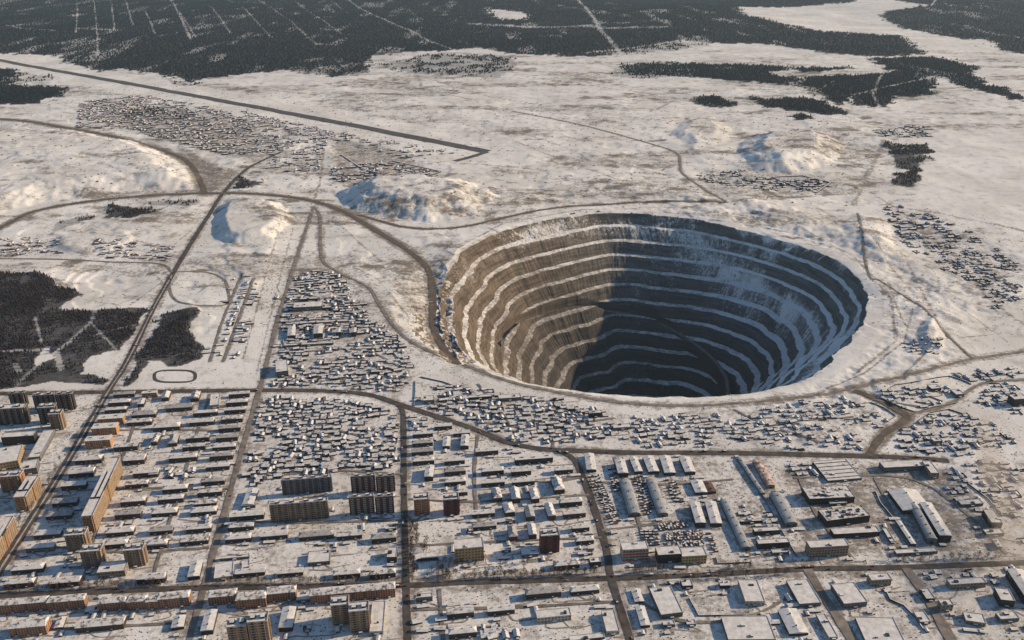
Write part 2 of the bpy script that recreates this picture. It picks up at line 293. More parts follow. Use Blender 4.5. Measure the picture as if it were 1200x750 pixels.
def terrain_h(X, Y):
    X = np.asarray(X, float); Y = np.asarray(Y, float)
    wild = sstep(1500, 1900, Y)
    if X.size > 40:
        rd = np.full(X.shape, 1e9); kk = (Y > 1480) & (Y < 6500)
        if kk.any():
            for L in WILDROADS: rd = np.minimum(rd, near_dist(L, X, Y, 95))
        calm = .12 + .88 * sstep(14, 90, rd)
    else: calm = 1.0
    h = wild * ((fbm(X / 120, Y / 120, 3) - .5) * 6 + (fbm(X / 30, Y / 30, 5) - .5) * 2.2 * sstep(6000, 3000, Y)) * calm
    w2 = fbm(X / 330, Y / 330, 6, 5) * 9; w2 = np.floor(w2) + sstep(.78, 1, w2 - np.floor(w2)); h = h + sstep(1560, 1800, Y) * sstep(6000, 3500, Y) * (w2 - 4) * 2.6 * calm * (1 - sstep(-150, 0, sdist(LAKE, X, Y))) * sstep(20, 260, seg_dist(RUNL, X, Y))
    h = h + sstep(4000, 9000, Y) * (fbm(X / 1500, Y / 1500, 9) - .45) * 120
    h = h + heap_h(X, Y)
    d = np.full(X.shape, 1e9); near = (np.abs(X - TRENCH[:, 0].mean()) < 500) & (np.abs(Y - TRENCH[:, 1].mean()) < 700)
    if near.any():
        x, y = X[near], Y[near]; best = np.full(x.shape, 1e9); dep = np.zeros(x.shape); n = len(TRENCH)
        for i in range(n - 1):
            dd = seg_dist(TRENCH[i:i + 2], x, y); u = dd < best; best[u] = dd[u]; dep[u] = -26 * sstep(0, .75, i / n)
        ln = sstep(.5, -1.5, (x - TRENCH[:, 0].mean()) / 60); s = 1 - np.clip((best + (fbm(x / 22, y / 22, 41, 3) - .5) * 26 - 13) / (30 + 52 * ln), 0, 1); h[near] = h[near] * (1 - s) + dep * s
    rr = np.hypot(X - PC[0], Y - PC[1]) / 500.0; kk = (rr > .9) & (rr < 1.75)
    if kk.any():
        x, y = X[kk], Y[kk]; q = np.hypot(x - PC[0], y - PC[1]) / rim_r(np.arctan2(y - PC[1], x - PC[0]))
        tt = (q - 1.06) * 9 + (fbm(x / 90, y / 90, 95, 4) - .5) * 3.4
        ring = (np.floor(tt) + sstep(.55, .95, tt - np.floor(tt))) * 3.2
        side = sstep(-.2, .5, (x - PC[0]) / 500) * .9 + .35 * sstep(.3, .9, (y - PC[1]) / 500)
        h[kk] += np.where(tt > 0, ring, 0) * sstep(1.05, 1.10, q) * sstep(1.45, 1.2, q) * side + (fbm(x / 16, y / 16, 96, 3) - .5) * 5 * side * sstep(1.0, 1.04, q) * sstep(1.5, 1.2, q)
    return h
# ------------------------------------------------------------- one ground sheet out to the horizon
rows = [-400, 0, 250, 450, 560]
y = 640.0
while y < 36000:
    rows.append(y); z = y * CP + CAM_H * SP
    y += np.clip(z * z * CP / (F_PX * CAM_H) * 1.1, 2.6, 900)
rows = np.array(rows + [40000])
ts = np.concatenate([np.linspace(-1.25, -.86, 24)[:-1], np.linspace(-.86, .86, 1050), np.linspace(.86, 1.25, 24)[1:]])
APEX = 500.0
GY, GT = np.meshgrid(rows, ts, indexing='ij'); GX = (GY + APEX) * GT
H = terrain_h(GX, GY)
def masks(X, Y):
    n1 = fbm(X / 45, Y / 45, 11, 4) - .5; n3 = fbm(X / 130, Y / 420, 31, 4); n2 = fbm(X / 45, Y / 45, 21, 4) - .5
    sc = np.clip(Y / 2500, .35, 3) * 70
    fx, fy = X + n1 * sc, Y + n2 * sc
    forest = np.zeros(X.shape)
    for key, (P, l) in WOODS.items(): forest[inside(P, fx, fy)] = .45 if key in THIN else 1.0 if P[:, 1].max() > 3600 else .92
    for P in OPENS: forest[inside(P, fx, fy)] = 0
    for L, w in CUTS: forest *= 1 - (.75 - .5 * vnoise(X / 90, Y / 90, 33)) * (near_dist(poly(L), X, Y, w) < w * .5)
    forest *= 1 - .45 * sstep(.58, .72, n3) * sstep(2500, 3500, Y)
    dirt = np.zeros(X.shape)
    for P, s, e in DIRT: dirt = np.maximum(dirt, s * sstep(-e, e, sdist(P, X, Y)))
    for P, w, v, m in ROADS.values():
        L = smooth_line(poly(P), 40); d = near_dist(L, X, Y, v * 1.3) + n1 * v * .35
        k = {'runway': .25, 'earth': .75}.get(m, .6)
        dirt = np.maximum(dirt, k * sstep(v * .85, v * .3, d))
    wildness = sstep(1500, 2000, Y) * sstep(9000, 5000, Y)
    st = fbm(X / 420, Y / 130, 35, 5); dirt = np.maximum(dirt, wildness * (.12 + .36 * sstep(.45, .62, st) + .34 * sstep(.55, .7, fbm(X / 60, Y / 34, 36, 4))))
    smooth = np.maximum(sstep(0, 60, sdist(LAKE, X, Y) + n1 * 60), sstep(230, 150, seg_dist(RUNL, X, Y))); dirt *= 1 - .9 * smooth
    for P, w in TRACKS: dirt = np.maximum(dirt, .62 * sstep(w, w * .3, near_dist(P, X, Y, w * 1.6) + n1 * w * .8))
    return forest, dirt
FOREST, DIRTV = masks(GX, GY)
TH = np.arctan2(GY - PC[1], GX - PC[0]); RR = np.hypot(GX - PC[0], GY - PC[1]) / rim_r(TH)
sink = sstep(1.06, 1.03, RR); HS = H - sink * 9
nr, nc = GY.shape
idx = np.arange(nr * nc).reshape(nr, nc)
Q = np.stack([idx[:-1, :-1], idx[:-1, 1:], idx[1:, 1:], idx[1:, :-1]], -1).reshape(-1, 4)
rq = RR.ravel()[Q].max(1); Q = Q[rq > 1.035]

# snow, dirt, forest floor and rock in one material, told apart by what lies there and by steepness
def ground_material():
    m = bpy.data.materials.new('snow_ground'); m.use_nodes = True; n = m.node_tree.nodes; l = m.node_tree.links
    b = n['Principled BSDF']; b.inputs['Roughness'].default_value = .92; b.inputs['Specular IOR Level'].default_value = .1
    g = n.new('ShaderNodeNewGeometry')
    def A(nm):
        a = n.new('ShaderNodeAttribute'); a.attribute_name = nm; return a.outputs['Fac']
    def N(scale, detail=5, rough=.6, vec=None):
        t = n.new('ShaderNodeTexNoise'); t.inputs['Scale'].default_value = scale; t.inputs['Detail'].default_value = detail; t.inputs['Roughness'].default_value = rough
        l.new(vec or g.outputs['Position'], t.inputs['Vector']); return t.outputs['Fac']
    def M(op, a, c=None, clamp=False):
        x = n.new('ShaderNodeMath'); x.operation = op; x.use_clamp = clamp
        for i, v in enumerate((a, c)):
            if v is None: continue
            if isinstance(v, (int, float)): x.inputs[i].default_value = v
            else: l.new(v, x.inputs[i])
        return x.outputs[0]
    def R(v, a, c, ca=0., cb=1.):
        x = n.new('ShaderNodeMapRange'); x.interpolation_type = 'SMOOTHSTEP'; l.new(v, x.inputs[0])
        for i, q in enumerate((a, c, ca, cb)): x.inputs[i + 1].default_value = q
        return x.outputs[0]
    def MIX(f, a, c):
        x = n.new('ShaderNodeMix'); x.data_type = 'RGBA'
        if isinstance(f, float): x.inputs[0].default_value = f
        else: l.new(f, x.inputs[0])
        for i, q in ((6, a), (7, c)):
            if isinstance(q, tuple): x.inputs[i].default_value = (*q, 1)
            else: l.new(q, x.inputs[i])
        return x.outputs[2]
    big, mid, fine, grit = N(.004, 6), N(.025, 6, .65), N(.11, 5, .7), N(.4, 4, .75)
    snow = MIX(R(big, .35, .65), (.70, .665, .62), (.85, .82, .78))
    snow = MIX(M('MULTIPLY', R(mid, .5, .68), .55), snow, (.42, .385, .345))
    snow = MIX(M('MULTIPLY', R(grit, .56, .72), .5), snow, (.26, .235, .21))
    dirtc = MIX(R(fine, .3, .7), (.12, .095, .075), (.30, .255, .21))
    df = M('MULTIPLY', A('dirt'), 1.0)
    dsum = M('ADD', df, M('MULTIPLY', M('SUBTRACT', fine, .5), 1.7)); dsum = M('ADD', dsum, M('MULTIPLY', M('SUBTRACT', mid, .5), 1.0))
    c = MIX(R(dsum, .25, .85), snow, dirtc)
    floor = MIX(R(fine, .42, .72), (.022, .021, .023), (.075, .07, .072))
    floor = MIX(R(mid, .5, .74), floor, (.15, .145, .145))
    c = MIX(A('forest'), c, floor)
    # rock and earth on steep ground, streaked down the slope
    sep = n.new('ShaderNodeSeparateXYZ'); l.new(g.outputs['True Normal'], sep.inputs[0])
    spos = n.new('ShaderNodeSeparateXYZ'); l.new(g.outputs['Position'], spos.inputs[0])
    cb = n.new('ShaderNodeCombineXYZ'); l.new(spos.outputs[0], cb.inputs[0]); l.new(spos.outputs[1], cb.inputs[1]); l.new(M('MULTIPLY', spos.outputs[2], .12), cb.inputs[2])
    cz = n.new('ShaderNodeCombineXYZ'); l.new(M('MULTIPLY', spos.outputs[0], .08), cz.inputs[0]); l.new(M('MULTIPLY', spos.outputs[1], .08), cz.inputs[1]); l.new(spos.outputs[2], cz.inputs[2])
    streak = N(.13, 5, .7, cb.outputs[0]); strata = N(.16, 5, .7, cz.outputs[0]); warm = A('warm')
    rk_cold = MIX(R(strata, .35, .65), (.075, .072, .072), (.175, .166, .16)); rk_warm = MIX(R(strata, .35, .65), (.078, .060, .046), (.19, .145, .105))
    rock = MIX(warm, rk_cold, rk_warm)
    rock = MIX(M('MULTIPLY', R(streak, .52, .75), .32), rock, (.30, .285, .265))
    rock = MIX(M('MULTIPLY', R(grit, .5, .65), .5), rock, (.05, .045, .04))
    rock = MIX(M('MULTIPLY', A('deep_shade'), .72), rock, (.03, .028, .028)); dk = A('deep_shade')  # darker rock at depth, with pit shade painted into its colour
    c = MIX(M('MULTIPLY', dk, .34), c, (.06, .055, .055))  # ledge snow darkened by the same painted shade
    steep = M('SUBTRACT', 1.0, sep.outputs[2])
    sv = M('ADD', steep, M('MULTIPLY', M('SUBTRACT', streak, .5), .2)); sv = M('SUBTRACT', sv, M('MULTIPLY', A('snowy'), .35))
    rf = R(sv, .10, .26)
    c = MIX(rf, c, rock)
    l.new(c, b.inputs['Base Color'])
    bp = n.new('ShaderNodeBump'); bp.inputs['Strength'].default_value = .55; bp.inputs['Distance'].default_value = 2.2
    l.new(M('ADD', M('MULTIPLY', fine, .8), M('MULTIPLY', grit, .45)), bp.inputs['Height']); l.new(bp.outputs[0], b.inputs['Normal'])
    return m
GROUND = ground_material()
ground = np_mesh('ground', np.stack([GX, GY, HS], -1).reshape(-1, 3), Q, [GROUND])
attr(ground, 'forest', FOREST.ravel()); attr(ground, 'dirt', DIRTV.ravel())
WARM = np.clip(.35 + .65 * sstep(PC[0] + 100, PC[0] - 500, GX), 0, 1)
attr(ground, 'warm', WARM.ravel()); attr(ground, 'snowy', (np.where(GX > PC[0] + 200, .4, .38) - .6 * sstep(PC[0] - 470, PC[0] - 520, GX) * sstep(PC[0] - 760, PC[0] - 700, GX) * (np.abs(GY - PC[1]) < 400)).ravel())
ground.data.polygons.foreach_set('use_smooth', np.ones(len(ground.data.polygons), bool))
tag(ground, kind='structure')

# ------------------------------------------------------------- the terraced pit
NT, DEEP, RF = 1600, 420.0, 80.0
th = np.linspace(-np.pi, np.pi, NT, endpoint=False)
fr = np.concatenate([np.linspace(1.08, 1.001, 14), np.linspace(1.0, .0, 560) ** 1.0])
R0 = rim_r(th) + (fbm(np.cos(th) * 9 + 20, np.sin(th) * 9 + 20, 60, 5) - .5) * 17
FR, THg = np.meshgrid(fr, th, indexing='ij')
RAD = np.where(FR > 1, FR * rim_r(THg) + (R0 - rim_r(th))[None, :] * sstep(1.06, 1.0, FR), RF * .0 + R0[None, :] * FR)
PX, PY = PC[0] + RAD * np.cos(THg), PC[1] + RAD * np.sin(THg)
s = np.clip((R0[None, :] - RAD) / (R0[None, :] - RF), 0, 1)
cx, sx = np.cos(THg), np.sin(THg)
pw = 1 + .22 * sstep(.1, .8, np.cos(THg - .12)); s = np.where(s > 0, s ** pw, 0)
NB = 14.0
off = ((fbm(cx * 1.3 + 7, sx * 1.3 + 7, 61, 2) - .5) * 3.2 + .5 * np.sin(THg * 2 + .6) + .9 * THg / np.pi * sstep(3.1, 2.4, np.abs(THg))) * sstep(0, .18, s) * sstep(1, .8, s)
rough = (fbm(cx * 160 + 30, sx * 160 + s * 40, 67, 3) - .5) * .07 + (fbm(cx * 46 + 90, sx * 46 + 90 + s * 9, 62, 4) - .5) * .10 + (fbm(cx * 5 + 40, sx * 5 + s * 4, 63, 3) - .5) * .55
t = np.clip(s * NB + off + rough * sstep(0, .05, s), 0, NB)
ti = np.floor(t); tf = t - ti
fl = .13 + .26 * vnoise(ti * 7.3, THg * 0 + 1, 64) + .5 * np.maximum(0, fbm(cx * 2.2 + ti * 5, sx * 2.2, 65, 3) - .5); fl = fl + .24 * (fbm(cx * 14 + ti * 3, sx * 14 + 5, 68, 4) - .5); fl = np.clip(fl + .16 * sstep(.3, .9, np.cos(THg - .2)) + .06 * sstep(.2, -.6, np.cos(THg)), .03, .7)
u = np.clip((tf - fl) / (1 - fl), 0, 1)
terr = ti + np.where(tf < fl, .10 * tf / fl, .10 + .90 * u)
PZ0 = terrain_h(PX, PY)
sr = .34 + .34 * (np.pi - THg) / np.pi; rmp = sstep(.019, .012, np.abs(s - sr)) * (THg > -.3) * (FR < 1)
terr = terr * (1 - rmp) + sr * NB * rmp
PZ = np.where(FR > 1, PZ0 + .10 - 2.5 * sstep(1.072, 1.08, FR), PZ0 * sstep(.25, 0, s) - terr / NB * DEEP)
idx = np.arange(len(fr) * NT).reshape(len(fr), NT); nx = np.roll(idx, -1, 1)
QP = np.stack([idx[:-1], idx[1:], nx[1:], nx[:-1]], -1).reshape(-1, 4)
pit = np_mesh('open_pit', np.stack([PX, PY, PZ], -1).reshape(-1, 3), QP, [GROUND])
pf, pdirt = masks(PX[:16], PY[:16]); dd = np.zeros(PX.shape); dd[:16] = pdirt
dd = np.maximum(dd, (.34 + .26 * sstep(.05, .6, s) + .12 * sstep(.1, -.8, np.cos(THg)) * sstep(.9, .4, s) - .30 * sstep(.3, .9, np.cos(THg - .1))) * sstep(-.004, .03, s)); dd = np.maximum(dd, rmp * .95); attr(pit, 'dirt', dd.ravel()); attr(pit, 'forest', np.zeros(PX.size))  # ledge dirt, raised deeper and at left partly as painted shade
left = sstep(.45, -.75, np.cos(THg)) * sstep(.95, .35, s); right = sstep(.35, .85, np.cos(THg - .2))
attr(pit, 'warm', np.clip(left, 0, 1).ravel()); attr(pit, 'snowy', (right * sstep(.5, .2, s) * .6).ravel())
attr(pit, 'deep_shade', (sstep(.15, .7, s + .25 * (fbm(cx * 3 + 3, sx * 3 + s * 3, 69, 3) - .5))).ravel())  # darkens colour towards the bottom: darker rock plus painted shade
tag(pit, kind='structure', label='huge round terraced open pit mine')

# ------------------------------------------------------------- roads and streets draped on the ground
asph = mat('asphalt', (.12, .10, .088), .9, c2=(.05, .043, .038), scale=.06); RM = {
 'asphalt': asph, 'dirty': mat('packed_dirty_snow', (.30, .26, .22), .9, c2=(.14, .115, .095), scale=.06),
 'earth': mat('packed_earth', (.165, .13, .10), .95, c2=(.095, .075, .058), scale=.07), 'runway': mat('runway_concrete', (.12, .11, .10), .9, c2=(.07, .064, .06), scale=.03),
 'median': mat('trodden_snow', (.52, .49, .45), .9, c2=(.3, .27, .24), scale=.12), 'track': mat('track_cinder', (.10, .09, .085), .9)}
def ribbon(name, L, w, m, lift=.35, closed=False, wob=.0):
    L = np.asarray(L); d = np.gradient(L, axis=0)
    if closed: d = np.roll(L, -1, 0) - np.roll(L, 1, 0)
    d /= np.linalg.norm(d, axis=1)[:, None] + 1e-9; nrm = np.stack([-d[:, 1], d[:, 0]], 1); k = np.linspace(-.5, .5, 5); n = len(L)
    ww = w * (1 + wob * (fbm(np.arange(n) / 3., np.zeros(n), 77) - .5))
    V = L[:, None, :] + nrm[:, None, :] * (k[None, :, None] * ww[:, None, None])
    Z = terrain_h(V[..., 0], V[..., 1]) + lift
    i = np.arange(n * 5).reshape(n, 5); j = np.roll(i, -1, 0)
    if not closed: i, j = i[:-1], i[1:]
    q = np.stack([i[:, :-1], i[:, 1:], j[:, 1:], j[:, :-1]], -1).reshape(-1, 4)
    o = np_mesh(name, np.concatenate([V, Z[..., None]], -1).reshape(-1, 3), q[:, ::-1], [m]); tag(o, kind='structure'); return o
lift = .55
for nm, (P, w, v, m) in ROADS.items():
    L = smooth_line(poly(P), 8 if nm != 'runway' else 40); lift += .012
    ribbon(nm, L, w, RM[m], lift, wob=0 if m == 'runway' else .35 if m == 'asphalt' else .7)
    if nm == 'highway': 
        k = [i for i in range(len(L)) if L[i][1] < at(200, 322)[1]]
        ribbon('highway_median', L[k], 2.6, RM['median'], lift + .1, wob=1.2)
for nm, cx_, cy_, a, b_, w, mt in (('running_track', 205, 441, 24, 7, 6, 'track'), ('race_track', 233, 339, 34, 21, 7, 'dirty')):
    k = np.linspace(0, 2 * np.pi, 72, endpoint=False); e = 3.2
    pts = [(cx_ + a * np.sign(np.cos(q)) * abs(np.cos(q)) ** (2 / e) + (0 if nm == 'running_track' else -(b_ * np.sin(q)) * -.45), cy_ + b_ * np.sign(np.sin(q)) * abs(np.sin(q)) ** (2 / e)) for q in k]
    ribbon(nm, poly(pts), w, RM[mt], .42, True)
LANES = [[(128, 505), (190, 503), (285, 506)], [(90, 575), (190, 572), (270, 573)], [(50, 640), (140, 647), (245, 642)], [(170, 462), (150, 520), (120, 600), (95, 690)], [(246, 462), (232, 505), (212, 570), (190, 640), (176, 690)],
 [(480, 585), (560, 588), (690, 580)], [(480, 640), (560, 636), (705, 630)], [(560, 510), (556, 560), (562, 640)], [(300, 560), (390, 552), (472, 556)], [(285, 612), (380, 612), (474, 610)], [(305, 470), (380, 500), (465, 520)], [(380, 465), (390, 540)],
 [(700, 565), (780, 568), (860, 562)], [(705, 622), (790, 612), (850, 610), (880, 652)], [(720, 536), (745, 600), (760, 660)], [(930, 545), (955, 600), (1000, 655)], [(930, 560), (1060, 560), (1130, 600), (1180, 650)], [(1025, 560), (1065, 640)],
 [(500, 470), (580, 497), (650, 500), (720, 490)], [(560, 450), (600, 500)], [(650, 500), (648, 525)], [(320, 415), (420, 410), (470, 430)], [(400, 450), (440, 400)], [(740, 700), (800, 728), (880, 722), (940, 690)], [(480, 715), (600, 712), (725, 705)], [(515, 690), (520, 760)], [(20, 740), (120, 735), (220, 730)], [(600, 560), (640, 565), (680, 560)],
 [(860, 480), (900, 500), (960, 520)], [(900, 500), (1000, 490)], [(1020, 470), (1090, 480)]]
for L in LANES:
    lift += .004; ribbon('lane', smooth_line(poly(L), 6), 4.5, RM['dirty'], lift, wob=1.0)

# ------------------------------------------------------------- thin winter air
hz = MB(); hz.box(-52500, 52500, -2500, 40500, -425, 1000, 0, bottom=True)
hm = bpy.data.materials.new('haze'); hm.use_nodes = True; hn = hm.node_tree.nodes; hn.clear(); ho = hn.new('ShaderNodeOutputMaterial'); hv = hn.new('ShaderNodeVolumePrincipled')
hv.inputs['Color'].default_value = (.62, .82, 1.0, 1); hv.inputs['Density'].default_value = HAZE; hv.inputs['Anisotropy'].default_value = .1
hm.node_tree.links.new(hv.outputs[0], ho.inputs['Volume'])
haze = hz.build('haze', [hm]); tag(haze, 'thin pale blue winter haze', kind='stuff')
# ------------------------------------------------------------- woods: a mass of bare spiky trees per wood
LARCH = mat('bare_larch', (.046, .036, .036), .95, c2=(.02, .017, .018), scale=.05)
CONIF = mat('far_conifer', (.008, .015, .018), .95, c2=(.004, .008, .010), scale=.01)
rng = np.random.default_rng(5)
CUTW = [(poly(L), w) for L, w in CUTS]
for key, (P, lab) in WOODS.items():
    cy = P[:, 1].mean(); far = P[:, 1].max() > 3600
    sp = 5.0 if cy < 2500 else np.clip(cy / 360, 8, 30)
    x0, y0 = P.min(0) - 30; x1, y1 = P.max(0) + 30
    y1 = min(y1, 14000); x0 = max(x0, -9000); x1 = min(x1, 9000)
    xs, ys = np.meshgrid(np.arange(x0, x1, sp), np.arange(y0, y1, sp)); xs = (xs + rng.uniform(-.5, .5, xs.shape) * sp).ravel(); ys = (ys + rng.uniform(-.5, .5, ys.shape) * sp).ravel()
    k = np.abs(xs) < (ys + 300) * .75; xs, ys = xs[k], ys[k]
    n1 = fbm(xs / 45, ys / 45, 11, 4) - .5; n2 = fbm(xs / 45, ys / 45, 21, 4) - .5; sc = np.clip(ys / 2500, .35, 3) * 70
    k = inside(P, xs + n1 * sc, ys + n2 * sc)
    for O in OPENS: k &= ~inside(O, xs + n1 * sc, ys + n2 * sc)
    for L, w in CUTW: k &= (seg_dist(L, xs, ys) > w * .5) | (rng.random(xs.shape) < .12)
    den = fbm(xs / 70, ys / 70, 81, 4); n3 = fbm(xs / 130, ys / 420, 31, 4); k &= (den + rng.uniform(-.2, .2, den.shape) > .42) if not far else ((den + rng.uniform(-.15, .15, den.shape) > .2) & ((n3 < .66) | (rng.random(n3.shape) < .65)))
    if key in THIN: k &= (den > .5) & (rng.random(xs.shape) < .6)
    edge = sdist(P, xs + n1 * sc, ys + n2 * sc); k &= rng.random(xs.shape) < .25 + .75 * np.clip(edge / (14 if not far else 70), 0, 1)
    xs, ys = xs[k], ys[k]; n = len(xs)
    if n < 3: continue
    zs = terrain_h(xs, ys) - .5; size = np.clip(sp / 5.0, 1, 3.2)
    h = rng.uniform(5, 10.5, n) * (1 + .25 * (size - 1)); r = rng.uniform(1.2, 2.6, n) * size; a = rng.uniform(0, 6.28, n)
    V = np.zeros((n, 6, 3)); 
    for j in range(4):
        aa = a + j * np.pi / 2 + rng.uniform(-.5, .5, n); rr = r * rng.uniform(.6, 1.25, n)
        V[:, j] = np.stack([xs + rr * np.cos(aa), ys + rr * np.sin(aa), zs + h * rng.uniform(.12, .42, n)], -1)
    V[:, 4] = np.stack([xs + r * rng.uniform(-.3, .3, n), ys, zs + h], -1); V[:, 5] = np.stack([xs, ys, zs], -1)
    b = (np.arange(n) * 6)[:, None]
    F = np.concatenate([b + np.array([[j, (j + 1) % 4, 4]]) for j in range(4)] + [b + np.array([[(j + 1) % 4, j, 5]]) for j in range(4)])
    o = np_mesh('forest' if far or key in ('left', 'mid', 'lakeside') else 'scrub', V.reshape(-1, 3), F, [CONIF if far else LARCH])
    tag(o, lab, 'forest', kind='stuff')
# ------------------------------------------------------------- building kit
M_SNOW = mat('roof_snow', (.82, .79, .755), .85, c2=(.58, .55, .52), scale=.14)
M_SNOWP = mat('patchy_roof_snow', (.74, .71, .675), .8, c2=(.20, .17, .15), scale=.17, lo=.38, hi=.52)
M_SNOWG = mat('greyed_roof_snow', (.52, .50, .485), .85, c2=(.30, .285, .275), scale=.2)
M_GREYROOF = mat('grey_sheet_roof', (.40, .41, .42), .6, c2=(.25, .26, .27), scale=.12)
M_BROWNROOF = mat('brown_sheet_roof', (.17, .10, .08), .7)
M_REDROOF = mat('rusty_sheet_roof', (.36, .18, .13), .75, c2=(.62, .57, .53), scale=.12, lo=.46, hi=.54)
M_GLASS = mat('dark_window_glass', (.025, .027, .032), .25, spec=.5)
M_METAL = mat('dark_vent_metal', (.06, .055, .052), .7)
M_CONC = mat('grey_concrete', (.30, .28, .26), .9)
M_WHITE = mat('whitewashed_wall', (.62, .59, .55), .85)
M_DOOR = mat('dark_gate', (.07, .055, .05), .8)
WALLS = {'brown': (.085, .055, .04), 'dark': (.05, .042, .038), 'grey': (.17, .16, .155), 'orange': (.55, .29, .14), 'tan': (.33, .23, .15), 'yellow': (.46, .32, .16), 'brick': (.38, .20, .12),
         'red': (.16, .05, .04), 'slate': (.21, .21, .22), 'cream': (.50, .44, .36), 'green': (.14, .17, .15), 'mud': (.32, .245, .185), 'maroon': (.13, .06, .05), 'red_paint': (.42, .10, .07)}
def wall(c): return mat('wall_' + c, WALLS[c], .9, noise=.2, scale=.15)

VP = {'w': 456, 'e': 505}
def frame(vpx):
    a = math.atan2((vpx - 600) / F_PX, 1 / CP); n = np.array([math.sin(a), math.cos(a)]); return np.array([n[1], -n[0]]), n
def px_front(x1, x2, yb, h):
    """front-bottom edge in pixels -> mid point, depth along the view axis, v"""
    m = at((x1 + x2) / 2, yb); z = m[1] * CP + CAM_H * SP; return m, z, (yb - 375) / F_PX
def edge_len(dx, m, z, e): return dx * z / F_PX / max(.2, e[0] - m[0] / z * e[1] * CP)
def spec_E(x1, x2, yb, h, d, vp=456):
    e, n = frame(vp); m, z, v = px_front(x1, x2, yb, h)
    L = edge_len(x2 - x1, m, z, e); Hm = h * z / (F_PX * (CP - SP * v)); v2 = v - h / F_PX
    D = d * z / (F_PX * n[1] * (SP + CP * v2)); return m, e, n, L, D, Hm
def spec_N(x1, x2, yb, h, dx, dy):
    m, z, v = px_front(x1, x2, yb, h); Hm = h * z / (F_PX * (CP - SP * v))
    a = at((x1 + x2) / 2, yb - h, Hm); c = at((x1 + x2) / 2 + dx, yb - h + dy, Hm); n = c - a; D = np.linalg.norm(n); n /= D
    e = np.array([n[1], -n[0]]); return m, e, n, edge_len(x2 - x1, m, z, e), D, Hm

def win_rows(b, L, D, H, storeys, m, pitch=3.2, base=.9, ww=1.5, wh=1.5, skip=0.0, sides=True):
    """window panes a hand's breadth proud of the wall, all four fronts"""
    fh = H / storeys; wh = min(wh, fh * .55)
    for k in range(storeys):
        z = fh * k + base * fh / 3
        n = max(1, int(L / pitch)); p = L / n
        for i in range(n):
            if random.random() < skip: continue
            x = -L / 2 + p * (i + .5)
            for y, s in ((-D / 2 - .07, 1), (D / 2 + .07, -1)):
                q = [(x - ww / 2 * s, y, z), (x + ww / 2 * s, y, z), (x + ww / 2 * s, y, z + wh), (x - ww / 2 * s, y, z + wh)]; b.face(q, m)
        if sides:
            n = max(1, int(D / (pitch * 1.5))); p = D / n
            for i in range(n):
                y = -D / 2 + p * (i + .5)
                for x, s in ((L / 2 + .07, 1), (-L / 2 - .07, -1)):
                    b.face([(x, y - ww / 2 * s, z), (x, y + ww / 2 * s, z), (x, y + ww / 2 * s, z + wh), (x, y - ww / 2 * s, z + wh)], m)

def house(root, L, D, H, col, roofm=None):           # two-storey timber house, hipped or gabled snow roof
    b = MB(); b.box(-L / 2, L / 2, -D / 2, D / 2, 0, H); win_rows(b, L, D, H, 2, 1, 3.4); b.build('wall', [wall(col), M_GLASS], root)
    r = MB(); al = 'x' if L >= D else 'y'; ri = min(L, D) * random.uniform(.17, .24); hip = random.choice((0, .45)) * min(L, D)
    r.box(-L / 2 - .5, L / 2 + .5, -D / 2 - .5, D / 2 + .5, H, H + .35, 0, bottom=True)
    r.gable(-L / 2 - .5, L / 2 + .5, -D / 2 - .5, D / 2 + .5, H + .36, ri, 0, hip, False, al)
    ro = r.build('roof', roofm or random.choice([M_SNOW, M_SNOW, M_SNOW, M_SNOWP, M_SNOWG]), root)
    for k in range(random.choice((2, 3))):
        c = MB(); t = (k + .5) / 3 - .5; x, y = (t * L, random.uniform(-.08, .08) * D) if al == 'x' else (random.uniform(-.08, .08) * L, t * D)
        c.box(x - .6, x + .6, y - .6, y + .6, H + ri * .5, H + ri + 1.3, 0); c.build('chimney', wall('brick'), ro)
    if L >= D and L > 18:
        for t in (-.25, .25):
            p = MB(); x = t * L; p.box(x - 1.1, x + 1.1, -D / 2 - 1.6, -D / 2 - .01, 0, 2.4, 0); p.box(x - 1.2, x + 1.2, -D / 2 - 1.8, -D / 2 - .01, 2.4, 2.6, 1); p.build('porch', [wall(col), M_SNOW], root)
